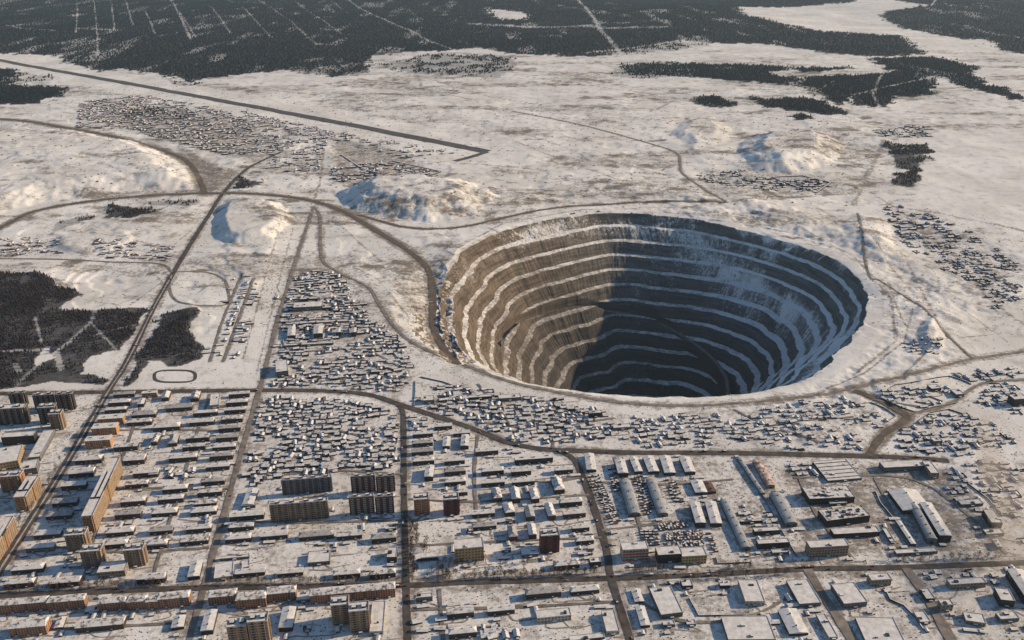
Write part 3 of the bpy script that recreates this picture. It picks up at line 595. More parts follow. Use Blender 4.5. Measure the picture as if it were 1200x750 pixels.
def slab(root, L, D, H, col, storeys=5, pitched=True):   # long block of flats with stair bays
    b = MB(); b.box(-L / 2, L / 2, -D / 2, D / 2, 0, H); win_rows(b, L, D, H, storeys, 1, 3.2)
    n = max(1, int(L / 14))
    for i in range(n): b.box(-L / 2 + L / n * (i + .5) - .35, -L / 2 + L / n * (i + .5) + .35, -D / 2 - .16, -D / 2 + .1, 0, H - .02, 2)
    b.build('wall', [wall(col), M_GLASS, M_DOOR], root)
    r = MB()
    if pitched:
        r.box(-L / 2 - .6, L / 2 + .6, -D / 2 - .6, D / 2 + .6, H, H + .4, 0, bottom=True); ri = min(L, D) * .2
        r.gable(-L / 2 - .6, L / 2 + .6, -D / 2 - .6, D / 2 + .6, H + .41, ri, 0, 2.5, False, 'x' if L >= D else 'y'); ro = r.build('roof', M_SNOWP, root)
        for i in range(max(2, int(L / 16))):
            c = MB(); x = -L / 2 + (i + random.uniform(.3, .7)) * L / max(2, int(L / 16)); y = random.choice((-.2, .2, 0)) * D
            c.box(x - .8, x + .8, y - .7, y + .7, H + .5, H + ri + 1.4); c.build('chimney', wall('brick'), ro)
    else:
        r.box(-L / 2 - .3, L / 2 + .3, -D / 2 - .3, D / 2 + .3, H, H + .5, 0, bottom=True); ro = r.build('roof', M_SNOW, root)
        for i in range(max(1, int(L / 18))):
            c = MB(); x = -L / 2 + (i + .5) * L / max(1, int(L / 18)) + random.uniform(-3, 3); y = random.uniform(-.2, .2) * D
            c.box(x - 1.6, x + 1.6, y - 1.2, y + 1.2, H + .51, H + 2.2, 0, 1); c.build('roof_housing', [M_METAL, M_SNOW], ro)
    for i in range(n):
        p = MB(); x = -L / 2 + L / n * (i + .5); p.box(x - 1.5, x + 1.5, -D / 2 - 2.4, -D / 2 - .17, 2.4, 2.8, 0, bottom=True); p.box(x - 1.4, x - 1.2, -D / 2 - 2.3, -D / 2 - .17, 0, 2.4, 1); p.build('entrance_canopy', [M_SNOW, wall(col)], root)
def tower(root, L, D, H, col, stripe='cream', storeys=9):  # tall panel block with loggia stacks and a parapet roof
    b = MB(); b.box(-L / 2, L / 2, -D / 2, D / 2, 0, H); win_rows(b, L, D, H, storeys, 1, 3.6); b.build('wall', [wall(col), M_GLASS], root)
    n = max(2, int(L / 9)); s = wall(stripe); fh = H / storeys
    for i in range(n):
        g = MB(); x = -L / 2 + L / n * (i + .5); w = min(1.9, L / n * .27)
        for k in range(storeys):
            g.box(x - w, x + w, -D / 2 - 1.3, -D / 2 - .1, fh * k + .2, fh * k + 1.35, 0, bottom=True)
            g.face([(x - w, -D / 2 - .3, fh * k + 1.36), (x + w, -D / 2 - .3, fh * k + 1.36), (x + w, -D / 2 - .3, fh * (k + 1) + .18), (x - w, -D / 2 - .3, fh * (k + 1) + .18)], 1)
        for q in (-w - .13, w): g.box(x + q, x + q + .13, -D / 2 - 1.35, -D / 2 - .1, .1, H - .1, 0)
        g.build('loggia_stack', [s, M_GLASS], root)
    if D > 14:
        g = MB()
        for k in range(storeys): g.box(L / 2 + .1, L / 2 + 1.2, -2, 2, fh * k + .2, fh * k + 1.35, 0, bottom=True)
        g.box(L / 2 + .08, L / 2 + 1.22, 2.01, 2.14, .1, H - .1, 0); g.box(L / 2 + .08, L / 2 + 1.22, -2.14, -2.01, .1, H - .1, 0); g.build('balcony_stack', s, root)
    r = MB(); r.box(-L / 2 - .2, L / 2 + .2, -D / 2 - .2, D / 2 + .2, H, H + .4, 0, bottom=True)
    for x0, x1, y0, y1 in ((-L / 2 - .2, L / 2 + .2, -D / 2 - .2, -D / 2 + .3), (-L / 2 - .2, L / 2 + .2, D / 2 - .3, D / 2 + .2), (-L / 2 - .2, -L / 2 + .3, -D / 2 + .31, D / 2 - .31), (L / 2 - .3, L / 2 + .2, -D / 2 + .31, D / 2 - .31)): r.box(x0, x1, y0, y1, H + .41, H + 1.5, 1, 0)
    ro = r.build('roof', [M_SNOW, wall(col)], root)
    for i in range(max(2, n // 2)):
        nn = max(2, n // 2); c = MB(); x = -L / 2 + (i + .5) * L / nn; c.box(x - 2.6, x + 2.6, -D * .22, D * .24, H + .41, H + 3.4, 0, 1); c.box(x + 3, x + 4.2, -D * .1, D * .1, H + .41, H + 2, 0); c.build('roof_housing', [M_METAL, M_SNOW], ro)
    p = MB(); p.box(-2.2, 2.2, -D / 2 - 4, -D / 2 - 1.4, 2.6, 3.0, 0, bottom=True); p.box(-1.8, 1.8, -D / 2 - 3.6, -D / 2 - 1.4, 0, 2.6, 1); p.build('entrance_canopy', [M_SNOW, wall(col)], root)
def shed(root, L, D, H, col, roofm=None, arch=False):     # long store shed, roof along its depth, gates in the front end
    rm = roofm or M_SNOW; b = MB(); b.box(-L / 2, L / 2, -D / 2, D / 2, 0, H); nn = max(2, int(D / 6))
    for i in range(nn):
        y = -D / 2 + D / nn * (i + .5)
        for x, s in ((L / 2 + .07, 1), (-L / 2 - .07, -1)): b.face([(x, y - 1.6 * s, H * .5), (x, y + 1.6 * s, H * .5), (x, y + 1.6 * s, H * .8), (x, y - 1.6 * s, H * .8)], 1)
    b.build('wall', [wall(col), M_GLASS], root); r = MB()
    if arch: r.arch(-L / 2 - .2, L / 2 + .2, -D / 2 - .3, D / 2 + .3, H + .02, L * .22, 0, 8, 1)
    else:
        r.box(-L / 2 - .4, L / 2 + .4, -D / 2 - .4, D / 2 + .4, H, H + .3, 0, bottom=True); r.gable(-L / 2 - .4, L / 2 + .4, -D / 2 - .4, D / 2 + .4, H + .31, L * .09, 0, 0, False, 'y' if D >= L else 'x')
    ro = r.build('roof', [rm, wall(col)], root)
    for i in range(max(2, int(max(L, D) / 18))):
        k = max(2, int(max(L, D) / 18)); t = (i + .5) / k - .5; x, y = (0, t * D) if D >= L else (t * L, 0); zt = H + (L * .22 if arch else L * .09 + .3)
        c = MB(); c.box(x - .7, x + .7, y - .9, y + .9, zt - .5, zt + 1.1); c.build('roof_vent', M_METAL, ro)
    k = max(1, int(L / 9))
    for i in range(k):
        x = -L / 2 + L / k * (i + .5); g = MB(); g.box(x - 2, x + 2, -D / 2 - .15, -D / 2 + .05, .05, H * .75); g.build('gate', M_DOOR, root)
def hall(root, L, D, H, col, roofm=None, clutter=0, stripes=False, ribs=0):      # flat-roofed public or works building with a parapet
    b = MB(); b.box(-L / 2, L / 2, -D / 2, D / 2, 0, H); win_rows(b, L, D, H, max(1, int(H / 4)), 1, 4.2, ww=2.4, wh=1.8); b.build('wall', [wall(col), M_GLASS], root)
    if stripes:
        for k in range(4):
            g = MB(); g.box(-L / 2 + .1, L / 2 - .1, -D / 2 - .3, -D / 2 - .09, H * (.04 + .24 * k), H * (.14 + .24 * k), 0, bottom=True); g.build('red_stripe', wall('red_paint'), root)
    for k in range(ribs):
        y = -D / 2 + D * (k + .7) / (ribs + .4); g = MB(); g.box(-L * .46, L * .46, y - .8, y + .8, H + .26, H + 1.6, 0, 1); g.build('roof_light', [M_METAL, M_SNOW], root)
    r = MB(); r.box(-L / 2, L / 2, -D / 2, D / 2, H + .003, H + .25, 0)
    for x0, x1, y0, y1 in ((-L / 2 - .15, L / 2 + .15, -D / 2 - .15, -D / 2 + .35), (-L / 2 - .15, L / 2 + .15, D / 2 - .35, D / 2 + .15), (-L / 2 - .15, -L / 2 + .35, -D / 2 + .36, D / 2 - .36), (L / 2 - .35, L / 2 + .15, -D / 2 + .36, D / 2 - .36)): r.box(x0, x1, y0, y1, H + .01, H + .9, 1, 0)
    ro = r.build('roof', [roofm or M_SNOW, wall(col)], root)
    for i in range(clutter + max(1, int(L * D / 900))):
        w, d = random.uniform(1, 3), random.uniform(1, 2.5); x, y = random.uniform(-.4, .4) * L, random.uniform(-.38, .38) * D
        c = MB(); c.box(x - w, x + w, y - d, y + d, H + .26, H + random.uniform(1.2, 2.8), 0, random.choice((0, 1))); c.build('roof_vent', [M_METAL, M_SNOW], ro)
    g = MB(); g.box(-2.4, 2.4, -D / 2 - 2.2, -D / 2 - .1, 2.8, 3.2, 0, bottom=True); g.box(-2.2, -1.9, -D / 2 - 2, -D / 2 - .1, 0, 2.8, 1); g.box(1.9, 2.2, -D / 2 - 2, -D / 2 - .1, 0, 2.8, 1); g.build('entrance_canopy', [M_SNOW, M_CONC], root)

STY = {  # key: builder, blender name, look, noun, category
 'w': (lambda r, L, D, H: house(r, L, D, H, 'brown'), 'timber_house', 'dark brown two-storey', 'house', 'house'),
 'g': (lambda r, L, D, H: house(r, L, D, H, 'grey'), 'timber_house', 'grey two-storey', 'house', 'house'),
 'R': (lambda r, L, D, H: house(r, L, D, H, 'maroon'), 'timber_house', 'red-brown two-storey', 'house', 'house'),
 'u': (lambda r, L, D, H: house(r, L, D, H, 'dark', M_BROWNROOF), 'timber_house', 'snowless brown-roofed', 'house', 'house'),
 'o': (lambda r, L, D, H: slab(r, L, D, H, 'orange', 5, False), 'apartment_block', 'orange flat-roofed', 'apartment block', 'apartment block'),
 'b': (lambda r, L, D, H: slab(r, L, D, H, 'brick', 5, True), 'apartment_block', 'brick five-storey', 'block', 'apartment block'),
 'd': (lambda r, L, D, H: slab(r, L, D, H, 'dark', 5, False), 'apartment_block', 'dark flat-roofed', 'apartment block', 'apartment block'),
 'k': (lambda r, L, D, H: tower(r, L, D, H, 'dark', 'mud'), 'apartment_tower', 'dark nine-storey', 'block', 'apartment tower'),
 't': (lambda r, L, D, H: tower(r, L, D, H, 'tan', 'mud'), 'apartment_tower', 'tan striped nine-storey', 'tower', 'apartment tower'),
 'O': (lambda r, L, D, H: tower(r, L, D, H, 'brick', 'orange'), 'apartment_tower', 'orange nine-storey', 'tower', 'apartment tower'),
 'r': (lambda r, L, D, H: tower(r, L, D, H, 'red', 'maroon'), 'apartment_tower', 'dark red nine-storey', 'tower', 'apartment tower'),
 'p': (lambda r, L, D, H: tower(r, L, D, H, 'slate', 'grey'), 'apartment_tower', 'slate grey ribbed', 'slab block', 'apartment block'),
 'm': (lambda r, L, D, H: tower(r, L, D, H, 'mud', 'tan'), 'apartment_tower', 'grey-brown ribbed', 'slab block', 'apartment block'),
 'q': (lambda r, L, D, H: tower(r, L, D, H, 'maroon', 'cream'), 'apartment_tower', 'maroon and white striped', 'block', 'apartment tower'),
 'L': (lambda r, L, D, H: tower(r, L, D, H, 'tan', 'orange'), 'apartment_block', 'very long orange-sided', 'block', 'apartment block'),
 's': (lambda r, L, D, H: shed(r, L, D, H, 'grey', M_GREYROOF, True), 'storage_shed', 'grey barrel-roofed', 'shed', 'shed'),
 'S': (lambda r, L, D, H: shed(r, L, D, H, 'dark'), 'storage_shed', 'white-roofed', 'shed', 'shed'),
 'n': (lambda r, L, D, H: shed(r, L, D, H, 'dark', M_BROWNROOF), 'storage_shed', 'snowless brown-roofed', 'shed', 'shed'),
 'N': (lambda r, L, D, H: shed(r, L, D, H, 'brick', M_REDROOF, True), 'storage_shed', 'rust-red roofed', 'shed', 'shed'),
 'f': (lambda r, L, D, H: hall(r, L, D, H, 'grey'), 'flat_roofed_building', 'low flat-roofed grey', 'building', 'building'),
 'F': (lambda r, L, D, H: hall(r, L, D, H, 'dark'), 'flat_roofed_building', 'low flat-roofed dark', 'building', 'building'),
 'c': (lambda r, L, D, H: hall(r, L, D, H, 'dark', M_SNOWP, 14), 'works_hall', 'dark-walled cluttered-roof', 'works hall', 'works hall'),
 'z': (lambda r, L, D, H: hall(r, L, D, H, 'cream', stripes=True), 'flat_roofed_building', 'cream red-striped', 'building', 'building'),
 'G': (lambda r, L, D, H: hall(r, L, D, H, 'grey', ribs=5), 'works_hall', 'wide low ribbed-roof', 'hall', 'works hall'),
 'B': (lambda r, L, D, H: hall(r, L, D, H, 'mud'), 'flat_roofed_building', 'flat-roofed brown', 'building', 'building'),
 'y': (lambda r, L, D, H: hall(r, L, D, H, 'yellow'), 'flat_roofed_building', 'flat-roofed yellow', 'building', 'building'),
 'e': (lambda r, L, D, H: hall(r, L, D, H, 'cream'), 'flat_roofed_building', 'flat-roofed cream', 'building', 'building'),
}
ORD = ['first', 'second', 'third', 'fourth', 'fifth', 'sixth', 'seventh', 'eighth', 'ninth', 'tenth', 'eleventh', 'twelfth']
TILES = {1: (0, 440, 4.69), 2: (0, 590, 4.69), 3: (180, 440, 4.69), 4: (180, 590, 4.69), 5: (360, 440, 4.69), 6: (360, 590, 4.69), 7: (540, 440, 4.69), 8: (540, 590, 4.69),
         9: (680, 520, 4.69), 10: (680, 620, 5.77), 11: (840, 520, 4.69), 12: (840, 620, 5.77), 13: (1000, 520, 4.69), 14: (1000, 620, 5.77), 15: (1000, 420, 5.355), 16: (300, 300, 4.69)}
# columns: description, view vanishing x, entries far to near: style tile x1 x2 ybottom h depth (front seen)  |  style tile x1 x2 ybottom h dx dy (roof running away)
COLS = [
 ('beside the diagonal highway', 456, 'wood', """w1 625 740 121 18 14;w1 597 717 170 22 16;w1 577 695 208 20 14;o1 540 680 270 32 25;o1 510 645 330 40 28;o1 475 612 400 42 26;w1 415 560 487 22 26;w1 380 515 562 25 30;w1 340 475 630 25 24;w1 290 425 722 22 28;w2 255 395 88 20 26;w2 190 335 193 22 28;g2 145 300 268 25 28;w2 65 240 385 22 34;w2 25 190 465 25 26;w2 280 440 460 25 32"""),
 ('two rows right of the diagonal highway', 456, 'wood', """o1 782 865 122 25 12;S1 757 792 175 18 12 -30;w1 725 858 236 20 24;w1 700 835 276 20 20;w1 630 757 415 25 20;w1 682 795 490 26 30;w1 735 872 560 25 22;w1 690 815 620 22 20;w1 665 800 717 25 25;w2 635 775 85 25 24;w2 587 735 180 22 30;w2 580 702 246 22 26;w2 755 905 440 30 30"""),
 ('beside the lane below the oval track', 456, 'wood', """w3 45 85 142 20 12 -32;w3 205 250 145 20 12 -35;w3 70 212 197 20 22;w3 0 145 306 22 24;w3 -12 22 385 20 24 -45;w3 82 130 392 20 15 -50;w3 -25 25 560 18 18;w3 50 187 646 22 24;w3 25 165 703 24 20;w4 -10 130 72 20 28;w4 -20 105 171 20 28;w4 -55 75 251 22 30;w4 -40 65 440 25 30;w2 815 920 249 28 24"""),
 ('in the middle row below the cross road', 456, 'wood', """e3 312 362 185 22 10 -62;w3 220 350 226 22 14;w3 200 330 276 20 20;w3 180 305 366 24 20;w3 160 285 413 22 15;w3 85 240 476 25 20"""),
 ('along the left side of the long dirt street', 456, 'wood', """w3 415 527 123 22 12;w3 400 517 169 22 14;w3 390 505 211 22 14;w3 372 490 261 22 17;w3 360 477 311 22 14;w3 345 463 363 22 17;w3 325 452 411 18 17;w3 310 437 466 25 15;w3 290 417 523 22 18;w3 262 392 604 22 18;w3 243 377 666 24 18;w3 225 345 722 16 22;w4 205 347 66 20 28;w4 180 318 161 22 22;S4 285 318 128 14 6 -38;w4 145 302 229 22 20;S4 190 255 421 20 20 -85"""),
 ('along the right side of the long dirt street', 456, 'wood', """S3 490 550 726 18 30 -85;f4 485 560 27 15 20;w4 420 607 93 25 28;w4 410 552 151 22 26;w4 395 537 216 22 28;e4 335 437 422 16 8 -82;f4 365 527 311 12 14;f4 487 527 372 12 2 -48;w4 452 612 402 20 20"""),
 ('below the ribbed slab blocks', 456, 'wood', """w4 590 737 199 22 28;w4 800 990 201 22 28;w6 165 302 199 22 28;f6 430 490 151 12 20;w6 355 490 216 25 28;f6 5 127 340 18 62;f6 5 160 272 8 6;w4 682 822 402 20 20;w6 145 292 411 22 28;w6 345 487 411 24 24;F6 440 492 326 30 8 -55"""),
 ('left of the ring street', 456, 'tall', """p3 710 986 647 77 12;q5 245 378 641 85 12;q5 382 486 641 85 12;q5 236 372 762 92 14;q5 378 480 760 92 14;m4 648 966 92 92 18"""),
 ('beside the ring street below the pit', 456, 'tall', """O6 590 672 66 85 20;r6 752 837 66 85 20;r8 440 542 271 92 38"""),
 ('left of the diagonal highway', 456, 'tall', """k1 62 152 166 66 12;k1 196 312 186 76 14;k1 322 415 190 84 14;k1 -20 156 271 86 24;k1 225 318 266 86 24;t1 285 352 300 84 24;F1 18 196 381 44 26;y1 -60 110 522 40 30 -88;f1 160 226 472 22 84 -148;f1 125 210 548 34 14 -48;O1 15 132 641 82 26;L1 95 162 746 44 76 -120;L2 -62 -10 342 42 112 -190"""),
 ('right of the diagonal highway near the bottom', 456, 'tall', """L2 470 532 160 88 152 -322;t2 375 487 263 86 34;t2 460 572 353 86 40;t2 695 802 346 86 38;B2 540 692 406 30 58;B2 365 427 319 16 12"""),
 ('on the near side of the main street', 456, 'street', """b2 -40 268 602 48 34;b2 270 474 588 50 34;b2 545 702 592 46 36;b2 706 812 586 46 36;b4 -35 28 586 46 30;b4 30 202 572 50 38;f2 465 545 606 10 58;b4 305 458 557 46 38;b4 458 622 575 48 42;b4 624 786 541 48 38;f4 787 862 546 16 48;b6 20 487 536 48 38"""),
 ('in the yards at the bottom left', 456, 'street', """b2 60 262 729 48 55;S2 300 347 694 12 22 -58;w2 420 682 702 28 44;S4 100 167 696 16 14 -62;S4 262 328 722 24 28 -112;S4 690 764 706 25 24 -112;f4 822 867 706 18 20"""),
 ('at the bottom, left of the ring street', 456, 'tall', """t4 420 528 792 112 40;t4 535 644 782 128 42;t6 140 238 667 105 38;t6 240 348 707 112 42;e6 345 420 722 18 14 -165"""),
 ('right of the ring street below the cross road', 456, 'wood', """w5 700 797 299 20 14;w5 580 692 341 20 12;w5 578 692 391 20 15;w5 575 694 439 20 20;w5 580 699 491 22 18;S5 645 692 581 25 8 -62;f5 640 700 157 20 25"""),
 ('in the second row right of the ring street', 456, 'wood', """w5 805 895 335 18 10;S5 745 784 406 18 4 -52;S5 845 887 406 20 4 -52;w5 755 867 491 22 17;w5 755 872 549 22 17;w5 755 872 606 22 22;w5 835 882 661 20 14"""),
 ('under the cross road bend', 456, 'wood', """w7 85 207 439 28 14;d7 300 507 486 28 20;S7 0 40 402 20 6 -56;w7 115 237 549 25 20;w7 280 387 551 25 22;w7 520 617 541 22 20;w7 115 242 611 22 20;w7 285 407 606 22 20;R7 180 227 697 25 -14 -56;w7 280 327 702 25 -10 -58;w7 390 432 702 25 -18 -60;w7 515 571 652 30 -24 -72;w7 545 667 721 28 22"""),
 ('left of the dark depot street', 456, 'wood', """w8 65 187 76 20 22;w8 245 297 72 24 -18 -52;f8 248 300 109 15 14;w8 360 407 97 25 -14 -56;R8 480 522 92 28 -22 -66;R8 565 687 81 25 20;w8 65 197 146 20 20;R8 265 312 207 25 -10 -62;w8 375 417 197 28 -10 -55;w8 615 707 156 22 20;w8 635 732 226 22 22;f8 645 725 288 10 18;w8 515 652 361 22 30;F8 712 770 351 28 26;f8 335 427 296 16 42;f8 30 67 166 15 12;f8 225 277 271 12 14"""),
 ('right of the ring street near the bottom', 456, 'street', """y6 815 972 321 75 52;f6 600 690 541 25 20;w6 770 917 631 30 38;w6 780 932 741 30 34;w8 360 552 521 30 34;w8 605 762 501 22 28;w8 150 297 613 25 28;e8 420 607 651 28 42;e8 800 872 722 20 -30 -115;f8 600 792 757 12 26"""),
 ('in the fenced vehicle depot', 505, 'works', """S9 35 88 157 15 -14 -88;S9 207 262 186 25 -20 -75;S9 300 342 167 15 -34 -80;S9 375 432 167 15 -34 -84;S9 462 522 177 18 -30 -92;S9 575 632 172 18 -34 -80;s9 265 332 402 14 -55 -182;s9 425 482 402 14 -68 -188;S9 632 697 282 15 -30 -66;n9 705 747 276 12 -34 -56;S9 632 687 462 28 -34 -112;S9 715 777 457 20 -34 -118;s9 885 937 587 14 -124 -262"""),
 ('at the bottom edge of the vehicle depot', 505, 'works', """z9 230 372 642 60 42;F9 425 557 656 46 46;y9 557 692 662 44 48"""),
 ('below the main street and the vehicle depot', 505, 'works', """S10 370 432 502 12 -30 -86;S10 410 472 668 18 -40 -128;f10 545 692 602 30 -82 -178;F10 690 762 406 22 44;f10 575 665 377 10 14;f10 560 640 665 18 30;f10 720 782 660 16 30;S10 945 1012 402 22 -12 -30"""),
 ('in the works yard right of the depot', 505, 'works', """N11 272 318 246 14 -80 -140;s11 375 442 457 16 -90 -165;s11 240 264 282 10 -132 -194;G11 610 797 207 10 -88 -106;c11 505 754 331 32 -44 -64;c11 600 837 446 36 -50 -58;f11 620 712 342 14 25;F11 640 892 516 24 33;B11 505 717 622 55 38;F11 205 347 502 22 20;F11 225 397 577 30 22;f11 305 397 612 14 18;f11 120 197 396 8 20;F11 130 252 440 14 10;f13 165 402 152 25 33;B13 420 467 192 30 -50 -66;S13 268 427 386 22 -84 -108;s13 400 457 552 26 -98 -184;S13 465 532 542 38 -112 -180;S13 315 342 562 12 -84 -126;f13 200 227 547 10 -44 -72;f13 590 712 346 14 24;F13 750 812 467 32 -48 -72;f13 730 827 511 16 25;S13 785 812 581 16 -24 -38;f13 235 462 612 14 20"""),
 ('below the main street at the right', 505, 'works', """e12 190 322 520 30 -52 -145;f12 555 702 527 24 -92 -160;f12 855 1012 532 32 -90 -132;S12 490 617 722 18 -82 -162;e12 755 817 747 16 -88 -155;B14 115 252 386 42 42;f14 80 347 782 18 -78 -165;f12 75 397 772 24 -55 -158;F14 490 549 491 20 -48 -68;B14 590 668 556 42 36;B14 755 892 651 22 -22 -62;F14 985 1082 526 42 -44 -82;f14 990 1117 631 24 44;S14 1150 1262 512 48 -128 -190;B14 650 892 402 32 36;f14 450 522 642 14 -48 -70"""),
 ('on the slope under the pit rim', 456, 'wood', """F7 45 172 131 12 12;f7 210 332 141 17 20;F7 490 567 139 8 6;F7 705 777 231 24 14;f7 840 938 300 14 18;F15 485 547 216 18 24;f15 640 692 246 20 30;f15 500 555 545 26 22;f15 455 500 410 20 18;F15 1000 1085 300 44 30"""),
 ('on the industrial plot left of the quarry road', 456, 'works', """F16 245 340 256 15 8;f16 208 367 306 20 28;F16 367 415 301 18 9;B16 335 507 371 9 9;S16 175 217 456 20 4 -46;S16 318 367 451 25 4 -42;S16 440 467 441 22 3 -24;S16 525 552 446 25 3 -24;f16 155 427 496 10 8;f16 115 180 665 30 -5 -60"""),
]
GROUPS = {'wood': 'two-storey houses in rows', 'tall': 'tall apartment blocks', 'street': 'town buildings along the main street', 'works': 'sheds and halls of the works yards'}
YARDS = []; FOOT = []      # footprints for keeping huts and bushes clear
from collections import Counter
for desc, vp, grp, txt in COLS:
    items = []
    for e in txt.split(';'):
        p = e.split(); st = p[0][0]; ox, oy, sc = TILES[int(p[0][1:])]; q = [float(x) for x in p[1:]]
        q[0] = ox + q[0] / sc; q[1] = ox + q[1] / sc; q[2] = oy + q[2] / sc; q[3:] = [x / sc for x in q[3:]]
        items.append((st, q))
    rank = {}
    for st in {s for s, q in items}:
        I = [i for i, (s, q) in enumerate(items) if STY[s][2:4] == STY[st][2:4]]
        P = {i: ((items[i][1][0] + items[i][1][1]) / 2, items[i][1][2]) for i in I}
        sx_ = max(p[0] for p in P.values()) - min(p[0] for p in P.values()); sy_ = max(p[1] for p in P.values()) - min(p[1] for p in P.values())
        ax = 0 if sx_ > 1.6 * sy_ else 1; I.sort(key=lambda i: P[i][ax]); T = len(I)
        for k, i in enumerate(I):
            A, Z = (('leftmost', 'rightmost'), ('from left', 'from right')) if ax == 0 else (('farthest', 'nearest'), ('farthest', 'nearest'))
            rank[i] = '' if T == 1 else ', ' + (A[0] if k == 0 else A[1] if k == T - 1 else f'{ORD[k]} {Z[0]}' if k < T / 2 else f'{ORD[T - 1 - k]} {Z[1]}') + ('' if k in (0, T - 1) and ax == 0 else '') + ','
    for ii, (st, q) in enumerate(items):
        m, e, n, L, D, Hm = spec_E(*q, vp=vp) if len(q) == 5 else spec_N(*q)
        fn, nm, look, noun, cat = STY[st]
        if st in 'wgRu': Hm = min(max(Hm, 6), 8.5); D = max(D, 9)
        if st in 'ktOrpmqL': Hm = max(Hm, 25)
        if st in 'tOr' : D = min(max(D, 16), 26)
        c = m + n * D / 2
        o = empty(nm, (c[0], c[1], float(terrain_h(c[0:1], c[1:2])[0])), math.atan2(e[1], e[0]))
        fn(o, L, D, Hm); FOOT.append((c, e, n, L, D))
        lab = f'{look} {noun}{rank[ii]} {desc}'
        if len(lab.split()) > 16: print('LONG', lab)
        tag(o, lab, cat, GROUPS[grp]); YARDS.append((c, e, n, L, D, desc, grp))
FC = np.array([f[0] for f in FOOT]); FE = np.array([f[1] for f in FOOT]); FN_ = np.array([f[2] for f in FOOT]); FL = np.array([f[3] for f in FOOT]); FD = np.array([f[4] for f in FOOT])
ROADW = [(smooth_line(poly(P), 25), w) for P, w, v, mm in ROADS.values()]
def clear(xs, ys, pad=2.0, road=4.0):
    k = np.ones(xs.shape, bool)
    for c, e, n, L, D in FOOT:
        dx, dy = xs - c[0], ys - c[1]; k &= ~((np.abs(dx * e[0] + dy * e[1]) < L / 2 + pad) & (np.abs(dx * n[0] + dy * n[1]) < D / 2 + pad))
    for L, w in ROADW: k &= near_dist(L, xs, ys, w + road) > w / 2 + road
    return k
# ------------------------------------------------------------- crowded small huts with yards
def hut_mesh(k):
    b = MB(); L, D, H = [(9, 7, 2.9), (12, 7.5, 3.0), (7, 6, 2.6), (14, 6, 3.0), (6, 4.5, 2.3)][k]
    b.box(-L / 2, L / 2, -D / 2, D / 2, 0, H, 0); b.gable(-L / 2 - .5, L / 2 + .5, -D / 2 - .5, D / 2 + .5, H, D * .24, 1, 0, True, 'x', 0)
    for t in (-.28, .05, .3): b.face([(t * L - .5, -D / 2 - .05, 1), (t * L + .5, -D / 2 - .05, 1), (t * L + .5, -D / 2 - .05, 2.1), (t * L - .5, -D / 2 - .05, 2.1)], 2)
    b.box(L * .2 - .4, L * .2 + .4, -.4, .4, H + .5, H + D * .24 + 1, 3)
    if k in (0, 1, 3): b.box(-L / 2 - 3, -L / 2 - .02, -D * .3, D * .2, 0, 2.1, 0, 1)
    return b
HUTM = [wall('brown'), M_SNOW, M_GLASS, wall('brick')]
HUTS = [hut_mesh(k) for k in range(5)]; HUTD = [h.data('hut', HUTM) for h in HUTS]
